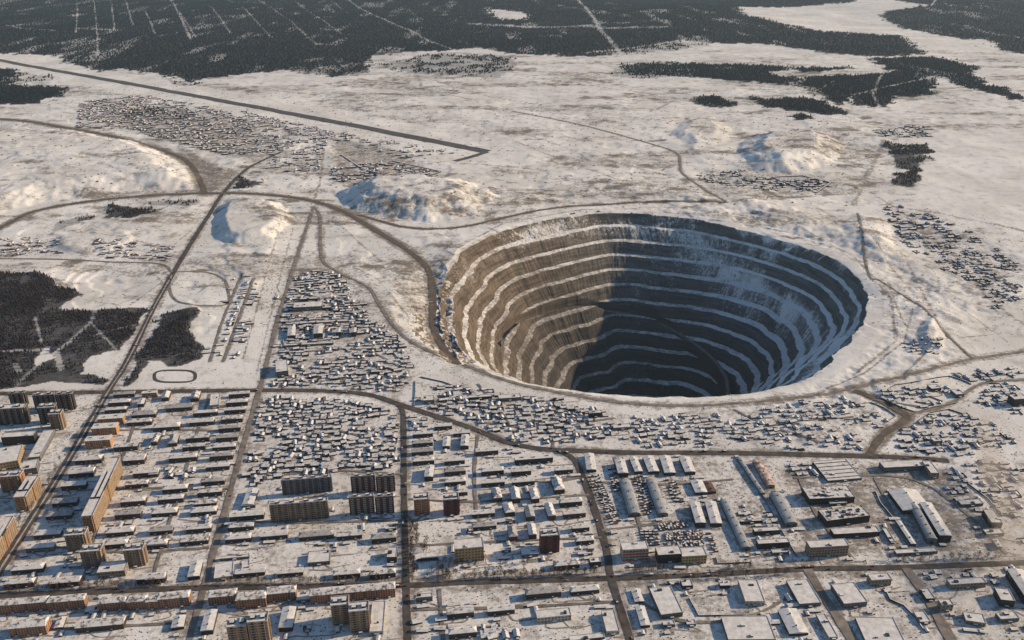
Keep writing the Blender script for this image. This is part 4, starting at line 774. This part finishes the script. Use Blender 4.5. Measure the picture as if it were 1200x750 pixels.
QUART = [  # outline px, spacing m, label, fence chance
 ([(308, 466), (400, 468), (455, 478), (468, 500), (468, 548), (400, 553), (330, 560), (292, 572), (285, 560), (296, 520)], 14.0, 'small snow-roofed hut in the crowded quarter left of the ring street', .85),
 ([(345, 318), (392, 318), (418, 345), (440, 375), (470, 400), (482, 432), (470, 462), (440, 458), (370, 452), (320, 452), (322, 425), (325, 350)], 15.5, 'small snow-roofed hut in the quarter under the curved quarry road', .8),
 ([(488, 450), (560, 455), (640, 470), (715, 482), (718, 515), (650, 522), (600, 512), (545, 492), (500, 478), (484, 470)], 15.0, 'small snow-roofed hut in the quarter between cross road and pit', .8),
 ([(722, 490), (860, 485), (900, 488), (880, 524), (730, 524)], 15.0, 'small hut in the strip above the vehicle depot', .4),
 ([(880, 476), (1000, 468), (1045, 490), (1030, 515), (1005, 528), (885, 526)], 18, 'small shed on the pale plots below the pit rim', .3),
 ([(1030, 462), (1110, 447), (1140, 452), (1110, 472), (1070, 485), (1040, 472)], 17, 'small shed inside the walled works plot at right', .3),
 ([(1070, 492), (1110, 482), (1165, 495), (1195, 520), (1150, 535), (1060, 530), (1045, 510)], 17, 'small shed among the dusty plots at the right edge', .3),
 ([(1095, 560), (1120, 550), (1150, 590), (1165, 625), (1130, 610)], 13, 'small shed along the yard wall at the right', .2),
 ([(920, 545), (950, 543), (955, 555), (925, 558)], 12, 'small shed at the top of the works yard', .1),
 ([(878, 618), (905, 600), (935, 640), (905, 655), (885, 650)], 14, 'small shed beside the low dark works buildings', .2),
 ([(286, 322), (298, 330), (268, 420), (250, 420)], 15, 'small hut between the two hut lanes', .2),
 ([(300, 330), (310, 335), (278, 420), (266, 420)], 16, 'small hut right of the two hut lanes', .2),
 ([(275, 325), (283, 325), (248, 415), (240, 415)], 16, 'small hut left of the two hut lanes', .2),
 ([(110, 283), (205, 288), (200, 305), (115, 303)], 20, 'small shed on the snow left of the highway', .3),
 ([(0, 280), (70, 278), (75, 298), (0, 300)], 22, 'small shed at the left edge below the haul road', .3),
 ([(95, 120), (170, 112), (260, 128), (310, 150), (345, 165), (318, 182), (262, 182), (210, 170), (150, 150), (90, 150)], 24, 'small dark hut in the far village below the runway', .7),
 ([(330, 165), (385, 160), (380, 185), (372, 205), (310, 200)], 26, 'small hut right of the far village', .4),
 ([(388, 200), (455, 190), (515, 203), (505, 213), (440, 214), (390, 215)], 22, 'small hut in the fenced camp behind the blue heap', .7),
 ([(400, 160), (480, 168), (540, 182), (470, 186), (420, 175)], 40, 'small hut beside the runway end', .3),
 ([(815, 205), (860, 197), (905, 212), (960, 208), (975, 218), (940, 226), (890, 222), (830, 215)], 24, 'small building in the camp behind the pit', .6),
 ([(1025, 153), (1075, 147), (1098, 152), (1090, 163), (1030, 160)], 26, 'small building beside the white lake', .5),
 ([(1035, 240), (1075, 245), (1130, 268), (1190, 300), (1200, 360), (1165, 365), (1150, 340), (1100, 310), (1065, 290)], 21, 'small dark hut in the hamlet right of the pit', .6),
 ([(1062, 400), (1100, 402), (1102, 418), (1062, 418)], 13, 'small shed beside the bluish hollow right of the pit', .2),
 ([(900, 690), (1000, 700), (1010, 745), (900, 740)], 26, 'small shed among the big roofs at the bottom', .2),
 ([(1140, 700), (1195, 690), (1200, 745), (1130, 740)], 24, 'small shed at the bottom right corner', .2),
 ([(700, 600), (720, 625), (722, 640), (714, 640), (702, 612)], 9, 'small shed beside the depot street', .1),
 ([(565, 735), (612, 732), (612, 748), (565, 748)], 8, 'small shed in the tight cluster at the bottom', .1),
 ([(195, 545), (232, 550), (228, 562), (190, 560)], 12, 'small shed between the house rows', .1),
 ([(600, 508), (640, 528), (650, 535), (590, 532)], 11, 'small shed under the bend of the cross road', .1),
 ([(1118, 545), (1160, 535), (1200, 545), (1200, 640), (1170, 640), (1155, 590)], 17, 'small shed scattered on the dusty ground at the right edge', .4),
 ([(1050, 675), (1130, 668), (1195, 668), (1200, 690), (1140, 695), (1090, 690)], 17, 'small shed below the main street at the right', .3),
 ([(1120, 440), (1200, 420), (1200, 500), (1150, 480)], 19, 'small shed below the quarry road at the right edge', .4),
 ([(280, 130), (420, 160), (400, 168), (300, 148)], 24, 'small hut under the runway', .3),
 ([(480, 720), (535, 718), (540, 748), (480, 748)], 22, 'small shed at the bottom right of the ring street', .2),
 ([(480, 478), (520, 490), (510, 505), (482, 505)], 11, 'small shed in the corner right of the ring street', .1),
]
cand = []; fences = []
for qi, (P, sp, lab, fc) in enumerate(QUART):
    W_ = poly(P); e, n = frame(456); a0 = math.atan2(e[1], e[0]); x0, y0 = W_.min(0); x1, y1 = W_.max(0)
    R_ = np.hypot(x1 - x0, y1 - y0); g = np.arange(-R_, R_, sp); u, v = np.meshgrid(g, g); u = u + rng.uniform(-.36, .36, u.shape) * sp; v = v + rng.uniform(-.36, .36, v.shape) * sp
    cx_, cy_ = (x0 + x1) / 2, (y0 + y1) / 2; xs = (cx_ + u * e[0] + v * n[0]).ravel(); ys = (cy_ + u * e[1] + v * n[1]).ravel()
    k = inside(W_, xs, ys); xs, ys = xs[k], ys[k]; k = clear(xs, ys, 6, 7) & (fbm(xs / 40, ys / 40, 91 + qi, 3) > (.35 if qi < 15 else .40)); xs, ys = xs[k], ys[k]
    zs = terrain_h(xs, ys)
    for x, y, z in zip(xs, ys, zs):
        cand.append((y, x, z, a0 + random.choice((0, 0, math.pi / 2, math.pi)) + random.gauss(0, .14), random.choice((0, 0, 1, 2, 2, 3, 4)), lab))
        if random.random() < fc: fences.append((x, y, z, a0 + random.choice((0, math.pi / 2, math.pi, -math.pi / 2)) + random.gauss(0, .1), sp))
cand.sort()
for y, x, z, a, k, lab in cand[:300]:
    o = bpy.data.objects.new('hut', HUTD[k]); COL.objects.link(o); o.location = (x, y, z - .1); o.rotation_euler = (0, 0, a)
    tag(o, lab, 'hut', 'huts: ' + lab)
b = MB()
for y, x, z, a, k, lab in cand[300:]:
    h = HUTS[k]; i = len(b.v); ca, sa = math.cos(a), math.sin(a); s = 1 if y < 2300 else 1.35
    b.v += [(x + (p[0] * ca - p[1] * sa) * s, y + (p[0] * sa + p[1] * ca) * s, z - .3 + p[2] * s) for p in h.v]; b.f += [tuple(i + t for t in f) for f in h.f]; b.m += h.m
tag(b.build('huts', HUTM), 'the many more small huts of the farther quarters and hamlets', 'huts', kind='stuff')
print('huts', len(cand), 'fences', len(fences))
# yard fences: the nearest as single fences, the rest as one mass
def fence_mesh(b, sp, x=0, y=0, z=0, a=0):
    ca, sa = math.cos(a), math.sin(a); t = MB(); h = sp * .5
    t.box(-h, h, h - .1, h + .1, 0, 2.3); t.box(h - .1, h + .1, -h * .7, h - .11, 0, 2.3)
    for q in np.arange(-h, h, 3.0): t.box(q - .12, q + .12, h + .11, h + .33, 0, 2.1)
    i = len(b.v); b.v += [(x + p[0] * ca - p[1] * sa, y + p[0] * sa + p[1] * ca, z + p[2]) for p in t.v]; b.f += [tuple(i + k for k in f) for f in t.f]; b.m += t.m
M_FENCE = mat('dark_board_fence', (.05, .04, .035), .9)
fences.sort(key=lambda f: f[1]); fb = MB(); fence_mesh(fb, 14.0); fd = fb.data('board_fence', [M_FENCE])
for x, y, z, a, sp in fences[:220]:
    o = bpy.data.objects.new('board_fence', fd); COL.objects.link(o); o.location = (x, y, z - .1); o.rotation_euler = (0, 0, a); tag(o, 'dark board fence round a small yard beside a hut', 'fence', 'yard fences')
fb = MB()
for x, y, z, a, sp in fences[220:]: fence_mesh(fb, sp, x, y, z - .2, a)
tag(fb.build('board_fences', [M_FENCE]), 'dark board fences round the farther yards', 'fences', kind='stuff')
# trodden paths from doors to the next lane, with dirty doorsteps
pm = MB()
for c, e, n, L, D in FOOT:
    for t in ((-.25, .25) if L > 26 else (0,)):
        p = c + e * L * t - n * (D / 2 + .3); q = p - n * random.uniform(6, 16) + e * random.gauss(0, 8); q2 = q + e * random.choice((-1, 1)) * random.uniform(12, 45) + n * random.gauss(0, 4)
        Lp = smooth_line(np.array([p, q, q2]), 3); w = random.uniform(.7, 1.5); zz = terrain_h(Lp[:, 0], Lp[:, 1]) + .22 + random.uniform(0, .05); d = np.gradient(Lp, axis=0); d /= np.linalg.norm(d, axis=1)[:, None] + 1e-9; nr_ = np.stack([-d[:, 1], d[:, 0]], 1) * w
        for i in range(len(Lp) - 1): pm.face([(*(Lp[i] - nr_[i]), zz[i]), (*(Lp[i + 1] - nr_[i + 1]), zz[i + 1]), (*(Lp[i + 1] + nr_[i + 1]), zz[i + 1]), (*(Lp[i] + nr_[i]), zz[i])])
tag(pm.build('footpaths', [mat('trodden_path', (.36, .32, .28), .95, c2=(.2, .17, .145), scale=.1)]), kind='structure')
# long walls round the works yards
def long_wall(P, lab, h=2.4, w=.5, c='grey'):
    L = smooth_line(poly(P), 12) if len(P) > 9 else poly(P); o = MB()
    for p, q in zip(L[:-1], L[1:]):
        d = (q - p) / np.linalg.norm(q - p); nn = np.array([-d[1], d[0]]) * w / 2; z0, z1 = terrain_h(np.array([p[0], q[0]]), np.array([p[1], q[1]])) - .2; q = q - d * .01
        a, b_, c_, d_ = p - nn, q - nn, q + nn, p + nn
        B = [(*a, z0), (*b_, z1), (*c_, z1), (*d_, z0)]; T = [(v[0], v[1], v[2] + h) for v in B]
        for i in range(4): o.face([B[i], B[(i + 1) % 4], T[(i + 1) % 4], T[i]], 0)
        o.face(T, 1)
    tag(o.build('yard_wall', [wall('dark'), M_SNOW]), lab, 'wall', 'yard walls')
T9_ = lambda p: tile(680, 520, 4.69, p); T10_ = lambda p: tile(680, 620, 5.77, p); T11_ = lambda p: tile(840, 520, 4.69, p); T13_ = lambda p: tile(1000, 520, 4.69, p); T14_ = lambda p: tile(1000, 620, 5.77, p); T15_ = lambda p: tile(1000, 420, 5.355, p)
long_wall(T9_([(745, 625), (755, 662), (936, 655)]), 'dark wall round the parked rows at the depot corner')
long_wall(T10_([(735, 470), (800, 590), (1100, 585)]), 'dark wall beside the snowy yard below the main street')
long_wall(T11_([(100, 76), (250, 280), (350, 470), (440, 620)]), 'long wall between depot and works yard')
long_wall(T13_([(540, 130), (640, 230), (740, 305), (820, 400)]), 'slanting wall at the right of the works yard', w=1.2)
long_wall(T13_([(120, 262), (150, 330), (235, 430)]), 'curved low wall left of the big works halls', w=.8)
long_wall(T15_([(160, 250), (250, 185), (330, 175), (520, 135), (600, 122), (680, 140), (740, 165)]), 'wall along the top of the walled works plot', w=.9)
long_wall(T15_([(160, 255), (300, 320), (390, 345), (500, 310), (640, 285), (690, 235)]), 'wall along the bottom of the walled works plot')
long_wall(T15_([(345, 210), (450, 240), (560, 275)]), 'dark wall inside the walled works plot')
long_wall(T15_([(380, 415), (480, 345), (600, 322), (700, 355), (790, 385)]), 'dark wall round the dusty plots')
long_wall(T15_([(0, 300), (110, 287), (190, 320), (265, 370), (160, 440)]), 'wall round the pale plot left of the works road')
long_wall(T14_([(210, 400), (250, 480), (340, 520), (420, 600), (470, 680)]), 'snow-topped wall between the big roofs at the bottom', w=1.4)
long_wall([(493, 442), (520, 448), (536, 454), (556, 458)], 'dark wall on the slope under the pit rim', w=1.4)
long_wall([(487, 447), (486, 476)], 'short dark wall beside the cross road junction')
long_wall([(402, 374), (425, 376), (440, 390), (460, 412), (470, 425)], 'curving wall on the right of the industrial plot')
long_wall([(345, 372), (332, 384), (332, 402), (345, 424)], 'wall on the left of the industrial plot')
long_wall(tile(800, 0, 3, [(315, 625), (420, 620), (520, 645), (470, 675), (390, 655), (315, 625)]), 'dark wall round the camp behind the pit', 3.5, 4)
long_wall(tile(400, 0, 3, [(70, 600), (180, 570), (350, 605), (290, 625), (180, 632), (70, 600)]), 'dark wall round the far camp behind the blue heap', 3.5, 4)
long_wall(tile(400, 0, 3, [(0, 545), (60, 590), (150, 632), (240, 625)]), 'dark line of wall above the blue heap', 3.5, 4)

# ------------------------------------------------------------- parked lorries and cars of the depot
def lorry_mesh(k):
    b = MB(); L = [8.5, 9.5, 7][k]
    b.box(-L / 2, L / 2, -1.1, 1.1, .75, 1.15, 2); b.box(L / 2 - 2.1, L / 2, -1.2, 1.2, 1.16, 3.0, 0, 3 if k == 0 else 0); b.face([(L / 2 + .03, -1, 2.0), (L / 2 + .03, 1, 2.0), (L / 2 + .03, 1, 2.8), (L / 2 + .03, -1, 2.8)], 2)
    if k == 1: b.arch(-1.2, 1.2, -L / 2, L / 2 - 2.5, 1.2, 1.9, 1)
    if k == 1:
        n = len(b.v) - 0
    if k != 1: b.box(-L / 2, L / 2 - 2.4, -1.25, 1.25, 1.16, 2.5 if k == 0 else 3.1, 1, 1 if k == 0 else 3)
    for x in (-L / 2 + 1, -L / 2 + 2.3, L / 2 - 1.2):
        for y in (-1.2, .8): b.box(x - .5, x + .5, y, y + .4, 0, 1.0, 2)
    if k == 1:   # turn the barrel tank along the lorry
        pass
    return b
PAINT = {'dark': (.05, .05, .055), 'green': (.10, .14, .11), 'red': (.30, .07, .05), 'blue': (.07, .11, .20), 'grey': (.35, .34, .33)}
LOR = [lorry_mesh(k).data('parked_lorry', [mat('lorry_paint_' + c, PAINT[c], .6), mat('lorry_bed_' + c, tuple(.5 * x + .05 for x in PAINT[c]), .8), M_METAL, M_SNOW]) for k in (0, 2) for c in PAINT]
LOTS = [  # quad px, rows, columns, heading x vanishing, label
 ([(690, 560), (700, 556), (727, 612), (718, 620)], 3, 24, 'snow-topped lorry parked in the rows beside the depot street'),
 ([(712, 550), (722, 548), (728, 575), (720, 578)], 2, 12, 'snow-topped lorry parked beside the left grey barrel shed'),
 ([(741, 560), (752, 556), (766, 600), (756, 606)], 3, 14, 'snow-topped lorry parked between the two grey barrel sheds'),
 ([(775, 556), (792, 566), (802, 590), (790, 590)], 3, 8, 'snow-topped lorry parked in the heap of vehicles at the depot middle'),
 ([(770, 617), (804, 611), (806, 618), (772, 622)], 3, 10, 'snow-topped lorry parked in the upper row at the depot middle'),
 ([(780, 626), (822, 622), (824, 632), (780, 634)], 3, 14, 'snow-topped lorry parked in the long middle row of the depot'),
 ([(780, 637), (824, 634), (824, 641), (782, 643)], 2, 14, 'snow-topped lorry parked in the lower row of the depot'),
 ([(750, 622), (770, 622), (772, 640), (754, 642)], 4, 6, 'snow-topped lorry parked left of the long middle row'),
 ([(828, 626), (836, 624), (846, 648), (838, 650)], 2, 13, 'snow-topped lorry in the left slanting row near the long shed'),
 ([(844, 624), (852, 622), (862, 646), (854, 650)], 2, 13, 'snow-topped lorry in the right slanting row near the long shed'),
 ([(716, 630), (745, 622), (748, 636), (718, 650)], 4, 6, 'snow-topped lorry parked at the lower left of the depot'),
 ([(855, 575), (870, 575), (876, 590), (862, 592)], 3, 5, 'snow-topped lorry parked right of the long grey shed'),
 ([(985, 640), (1035, 640), (1035, 648), (988, 650)], 2, 10, 'vehicle parked beside the brown works building')]
nl = 0
for Q_, nr_, nc_, lab in LOTS:
    A, B, C_, D_ = poly(Q_); d1 = (B - A); ang = math.atan2(d1[1], d1[0]); long_first = np.linalg.norm(B - A) > np.linalg.norm(D_ - A)
    if not long_first: ang = math.atan2(*(D_ - A)[::-1]); 
    for i in range(nr_):
        for j in range(nc_):
            if nl >= 255 or random.random() < .14: continue
            s, t = ((j + .5) / nc_, (i + .5) / nr_) if long_first else ((i + .5) / nr_, (j + .5) / nc_)
            s += random.gauss(0, .012); t += random.gauss(0, .012); p = (A * (1 - s) + B * s) * (1 - t) + (D_ * (1 - s) + C_ * s) * t
            if not clear(p[:1], p[1:], 1.5, 2)[0]: continue
            o = bpy.data.objects.new('parked_lorry', random.choice(LOR)); COL.objects.link(o); o.location = (p[0], p[1], .02); o.rotation_euler = (0, 0, ang + math.pi / 2 + random.gauss(0, .1) + random.choice((0, 0, math.pi)))
            tag(o, lab, 'lorry', 'lorries: ' + lab); nl += 1

# woodsheds and garages in the yards between the houses
SHD = []
for k in range(3):
    b = MB(); l, d = [(6, 4), (9, 4.5), (16, 5)][k]; b.box(-l / 2, l / 2, -d / 2, d / 2, 0, 2.4, 0); b.gable(-l / 2 - .3, l / 2 + .3, -d / 2 - .3, d / 2 + .3, 2.41, .7, 1, 0, True, 'x', 0)
    for q in np.arange(-l / 2 + 1.5, l / 2, 3): b.face([(q - 1, -d / 2 - .05, 0.1), (q + 1, -d / 2 - .05, .1), (q + 1, -d / 2 - .05, 2), (q - 1, -d / 2 - .05, 2)], 2)
    SHD.append(b.data('woodshed', [wall('brown'), M_SNOW, M_DOOR]))
ns = 0; used = []
for c, e, n, L, D, desc, grp in sorted(YARDS, key=lambda y: y[0][1]):
    for k in range(random.choice((1, 2, 2, 3))):
        p = c + e * random.uniform(-.6, .6) * L + n * random.choice((-1, 1)) * (D / 2 + random.uniform(6, 13)); j = random.choice((0, 0, 1, 1, 2))
        if ns >= 280 or not clear(p[:1], p[1:], 5, 5)[0] or any(np.hypot(*(p - u)) < 11 for u in used): continue
        used.append(p); o = bpy.data.objects.new('woodshed', SHD[j]); COL.objects.link(o); o.location = (p[0], p[1], float(terrain_h(p[:1], p[1:])[0]) - .05); o.rotation_euler = (0, 0, math.atan2(e[1], e[0]) + random.choice((0, math.pi / 2, math.pi)) + random.gauss(0, .06))
        tag(o, f'small dark woodshed under snow {desc}', 'shed', f'woodsheds {desc}'); ns += 1
# traffic on the streets
CARD = []
for cn in ('dark', 'red', 'grey', 'blue'):
    b = MB(); b.box(-2.2, 2.2, -.9, .9, .35, .95, 0, bottom=True); b.box(-1.3, 1.0, -.8, .8, .96, 1.5, 1, 0)
    for x in (-1.4, 1.4):
        for y in (-.92, .7): b.box(x - .33, x + .33, y, y + .22, 0, .66, 2)
    CARD.append(b.data('car', [mat('lorry_paint_' + cn, PAINT[cn], .6), M_GLASS, M_METAL]))
for key, num, where in (('main_street', 34, 'on the main street'), ('cross_road', 22, 'on the curving cross road'), ('ring_street', 14, 'on the ring street'), ('highway', 20, 'on the diagonal highway'), ('depot_street', 10, 'on the depot street'), ('dirt_street', 8, 'on the long dirt street')):
    L = smooth_line(poly(ROADS[key][0]), 4); zz = terrain_h(L[:, 0], L[:, 1]); kk = [i for i in range(1, len(L) - 1) if abs(L[i][0]) < L[i][1] * .62 and 780 < L[i][1] < 2000]
    for i in random.sample(kk, num):
        d = L[i + 1] - L[i - 1]; d /= np.linalg.norm(d); sd = random.choice((-1, 1)); p = L[i] + np.array([d[1], -d[0]]) * 2.6 * sd; big = random.random() < .35
        o = bpy.data.objects.new('lorry' if big else 'car', random.choice(LOR if big else CARD)); COL.objects.link(o); o.location = (p[0], p[1], zz[i] + .62); o.rotation_euler = (0, 0, math.atan2(d[1], d[0]) + (0 if sd > 0 else math.pi))
        tag(o, f"{'lorry' if big else 'small car'} driving {where}", 'lorry' if big else 'car', f"{'lorries' if big else 'cars'} {where}")
# ------------------------------------------------------------- bare street trees
def tree_parts(seed):
    r = random.Random(seed); t = MB()
    for j in range(6):
        a, b_ = j * math.pi / 3, (j + 1) * math.pi / 3; t.face([(.28 * math.cos(a), .28 * math.sin(a), 0), (.28 * math.cos(b_), .28 * math.sin(b_), 0), (.1 * math.cos(b_), .1 * math.sin(b_), 4.5), (.1 * math.cos(a), .1 * math.sin(a), 4.5)])
    c = MB()
    for j in range(210):
        u, h = r.uniform(0, 6.28), r.betavariate(2, 2.2); q = 2.3 * math.sin(math.pi * min(1, h * .9 + .08)) * math.sqrt(r.random()); x, y, z = q * math.cos(u), q * math.sin(u), 1.8 + 6.2 * h
        l = r.uniform(.35, .9); dx, dy = l * math.cos(u + r.gauss(0, .5)), l * math.sin(u + r.gauss(0, .5)); w = .2
        c.face([(x - dy * w, y + dx * w, z), (x + dy * w, y - dx * w, z), (x + dx, y + dy, z + l * 1.1)])
    return t.data('trunk', [mat('tree_bark', (.07, .05, .04))]), c.data('crown', [mat('bare_twigs', (.10, .065, .05), .95, c2=(.055, .036, .03))])
TREES = [tree_parts(k) for k in range(5)]
def tree(x, y, lab, grp, s=1.0):
    z = float(terrain_h(np.array([x]), np.array([y]))[0]); a, b_ = random.choice(TREES)
    o = empty('bare_tree', (x, y, z), random.uniform(0, 6.28)); k = s * random.uniform(1.05, 1.6); o.scale = (k, k, k * random.uniform(.9, 1.15))
    for nm, d in (('trunk', a), ('crown', b_)): c = bpy.data.objects.new(nm, d); COL.objects.link(c); c.parent = o
    tag(o, lab, 'tree', grp)
def tree_row(P, n, lab, jit=1.5):
    L = smooth_line(poly(P), 3)
    for k in range(n):
        p = L[int((k + random.uniform(.2, .8)) / n * (len(L) - 1))] + np.random.default_rng(k + n).normal(0, jit, 2)
        if clear(p[:1], p[1:], 1, 1)[0]: tree(p[0], p[1], lab, 'trees: ' + lab)
T6_ = lambda p: tile(360, 590, 4.69, p)
tree_row(T6_([(562, 100), (566, 200), (570, 300), (572, 425)]), 28, 'bare brown tree in the row right of the ring street', 2.5)
tree_row(T6_([(592, 110), (596, 180), (590, 240)]), 14, 'bare brown tree in the second row right of the ring street', 2.5)
tree_row(T6_([(582, 320), (590, 400)]), 10, 'bare brown tree left of the dark monument wall', 3)
tree_row(T6_([(720, 355), (780, 350), (830, 345)]), 14, 'bare brown tree in the grove in front of the yellow hall', 6)
tree_row(T6_([(720, 395), (770, 400), (820, 400)]), 12, 'bare brown tree at the street side of the grove by the yellow hall', 4)
tree_row(T6_([(645, 225), (655, 280)]), 6, 'bare tree behind the dark monument wall', 3)
tree_row([(545, 678), (580, 676.5), (608, 675.5)], 18, 'bare tree in the row along the main street below the yellow hall')
tree_row([(612, 676), (640, 674)], 10, 'bare tree in the row along the main street below the red tower')
tree_row([(645, 674), (675, 673), (700, 671.5)], 16, 'bare tree in the row along the main street before the depot')
tree_row([(735, 670), (790, 668)], 12, 'bare tree in the row along the main street below the depot')
tree_row([(855, 666), (885, 664)], 8, 'bare tree in the row along the main street below the long shed')
tree_row([(1040, 657), (1110, 656), (1180, 652)], 16, 'bare tree in the row along the main street at the right')
tree_row([(5, 694), (90, 689), (200, 685.5)], 30, 'bare tree in the row along the main street at the left')
tree_row([(250, 684), (360, 682), (460, 681)], 26, 'bare tree in the row along the main street beyond the brick blocks')
tree_row([(760, 679), (840, 677), (930, 672)], 20, 'bare tree on the near side of the main street below the depot')
tree_row([(90, 520), (50, 575), (15, 630)], 22, 'bare tree along the left of the diagonal highway', 2.5)
tree_row([(555, 664), (600, 660), (625, 664)], 10, 'bare tree in the park right of the yellow hall', 6)
tree_row([(300, 470), (283, 522), (264, 585)], 18, 'bare tree along the right of the long dirt street', 2)
tree_row([(110, 546), (124, 540)], 8, 'bare tree behind the long wall-like block', 4)
# dark monument wall and its small cross-shaped base in the square
e, n = frame(456); o = empty('monument_wall', (*at(360 + 662 / 4.69, 590 + 312 / 4.69), 0), math.atan2(e[1], e[0])); b = MB(); b.box(-14, 14, -1, 1, 0, 5, 0, 1); b.build('slab', [wall('dark'), M_SNOW], o); b = MB(); b.box(-16, 16, -3, 3, .01, .5, 0); b.build('plinth', M_CONC, o); tag(o, 'long dark monument wall on the square beside the ring street', 'monument')
o = empty('statue', (*at(360 + 660 / 4.69, 590 + 408 / 4.69), 0), math.atan2(e[1], e[0])); b = MB(); b.box(-2, 2, -2, 2, 0, 2.5, 0, 1); b.build('plinth', [M_CONC, M_SNOW], o); b = MB(); b.box(-.7, .7, -.6, .6, 2.5, 5, 0); b.box(-1.3, 1.3, -.55, .55, 5, 6.2); b.gable(-.5, .5, -.5, .5, 6.21, .9, 0); b.build('figure', M_METAL, o); tag(o, 'small dark statue on a plinth before the monument wall', 'statue')
# bushes, woodpiles and other dark clutter nobody could count
def clutter(P, sp, seed, lab, nm, lo=.45, m=None, hmax=2.2, rmax=1.8):
    W_ = poly(P); x0, y0 = W_.min(0); x1, y1 = W_.max(0); r = np.random.default_rng(seed); xs, ys = np.meshgrid(np.arange(x0, x1, sp), np.arange(y0, y1, sp)); xs = (xs + r.uniform(-.5, .5, xs.shape) * sp).ravel(); ys = (ys + r.uniform(-.5, .5, ys.shape) * sp).ravel()
    k = inside(W_, xs, ys) & (fbm(xs / 22, ys / 22, seed, 3) + r.uniform(-.15, .15, xs.shape) > lo); xs, ys = xs[k], ys[k]; k = clear(xs, ys, 2, 2); xs, ys = xs[k], ys[k]; n_ = len(xs)
    zs = terrain_h(xs, ys) - .2; R_ = r.uniform(.4, rmax, n_) * (1 + (ys > 1700) * .6); h = r.uniform(.6, hmax, n_); a = r.uniform(0, 6.28, n_); V = np.zeros((n_, 5, 3))
    for j in range(4): aa = a + j * np.pi / 2 + r.uniform(-.4, .4, n_); V[:, j] = np.stack([xs + R_ * np.cos(aa), ys + R_ * np.sin(aa) * .8, zs], -1)
    V[:, 4] = np.stack([xs + R_ * r.uniform(-.4, .4, n_), ys, zs + h], -1); b_ = (np.arange(n_) * 5)[:, None]
    F = np.concatenate([b_ + np.array([[j, (j + 1) % 4, 4]]) for j in range(4)]); o = np_mesh(nm, V.reshape(-1, 3), F, [m or mat('dark_scrub', (.075, .055, .045), .95, c2=(.03, .024, .022), scale=.05)]); tag(o, lab, 'scrub', kind='stuff')
clutter([(-20, 462), (300, 460), (475, 482), (475, 760), (-20, 760)], 7, 201, 'low dark bushes and woodpiles scattered between the left town blocks', 'scrub', .47)
clutter([(480, 485), (655, 530), (735, 760), (480, 760)], 7, 202, 'low dark bushes scattered between the middle town blocks', 'scrub', .47)
clutter([(690, 535), (1110, 542), (1200, 640), (1200, 760), (735, 760)], 7, 203, 'scrap and dark clutter scattered over the works yards', 'scrub', .45)
clutter([(310, 300), (400, 315), (470, 400), (700, 480), (1060, 450), (1200, 430), (1200, 540), (1040, 532), (640, 522), (300, 455)], 9, 204, 'low dark bushes between the huts below the pit', 'scrub', .47)
clutter([(0, 225), (260, 228), (400, 250), (520, 300), (460, 380), (330, 450), (0, 450)], 15, 205, 'low dark scrub dotted over the snow left of the pit', 'scrub', .58)
clutter([(1000, 230), (1200, 260), (1200, 430), (1030, 440)], 14, 206, 'low dark scrub dotted over the snow right of the pit', 'scrub', .57)
clutter([(-50, 100), (240, 100), (600, 130), (1000, 120), (1050, 240), (500, 260), (-50, 220)], 28, 207, 'low dark scrub dotted over the plain behind the pit', 'scrub', .60, hmax=3.5, rmax=4)

# ------------------------------------------------------------- steam drifting low over the works at the right edge
P = [(1152, 488, 8, 9), (1152, 508, 14, 15), (1156, 530, 20, 21), (1164, 556, 26, 27), (1177, 592, 32, 32), (1186, 628, 36, 36), (1194, 668, 40, 38)]
C_ = np.array([[*at(x, y, z), z + 6] for x, y, z, r in P]); Rr = np.array([p[3] for p in P], float); tt_ = np.linspace(0, len(P) - 1, 40)
cc = np.stack([np.interp(tt_, np.arange(len(P)), C_[:, k]) for k in range(3)], 1); rr_ = np.interp(tt_, np.arange(len(P)), Rr); V = []; na = 20
for i in range(40):
    f = math.sqrt(max(.02, 1 - (max(0, i - 34) / 5.2) ** 2)) * (1 if i > 2 else .4 + .3 * i)
    for j in range(na):
        a = 2 * math.pi * j / na; r = rr_[i] * f * (.75 + .5 * float(fbm(np.array([math.cos(a) * 1.6 + i * .22]), np.array([math.sin(a) * 1.6]), 131, 3)[0]))
        V.append((cc[i][0] + r * math.cos(a), cc[i][1], max(.8, cc[i][2] + r * .55 * math.sin(a))))
F = [(i * na + j, i * na + (j + 1) % na, (i + 1) * na + (j + 1) % na, (i + 1) * na + j) for i in range(39) for j in range(na)]
F += [tuple(range(na))[::-1], tuple(range(39 * na, 40 * na))]
sm = MB(); sm.v = V; sm.f = F; sm.m = [0] * len(F)
mt = bpy.data.materials.new('steam'); mt.use_nodes = True; n_ = mt.node_tree.nodes; n_.clear(); l_ = mt.node_tree.links
o_ = n_.new('ShaderNodeOutputMaterial'); v_ = n_.new('ShaderNodeVolumePrincipled'); v_.inputs['Color'].default_value = (.80, .70, .62, 1); v_.inputs['Anisotropy'].default_value = .2
tx = n_.new('ShaderNodeTexNoise'); tx.inputs['Scale'].default_value = .028; tx.inputs['Detail'].default_value = 4; g_ = n_.new('ShaderNodeNewGeometry'); l_.new(g_.outputs['Position'], tx.inputs['Vector'])
mr = n_.new('ShaderNodeMapRange'); l_.new(tx.outputs['Fac'], mr.inputs[0]); mr.inputs[1].default_value = .42; mr.inputs[2].default_value = .75; mr.inputs[3].default_value = 0; mr.inputs[4].default_value = .03
l_.new(mr.outputs[0], v_.inputs['Density']); l_.new(v_.outputs[0], o_.inputs['Volume'])
tag(sm.build('steam_plume', [mt]), 'thin beige steam drifting low over the sheds at the right edge', 'steam', kind='stuff')
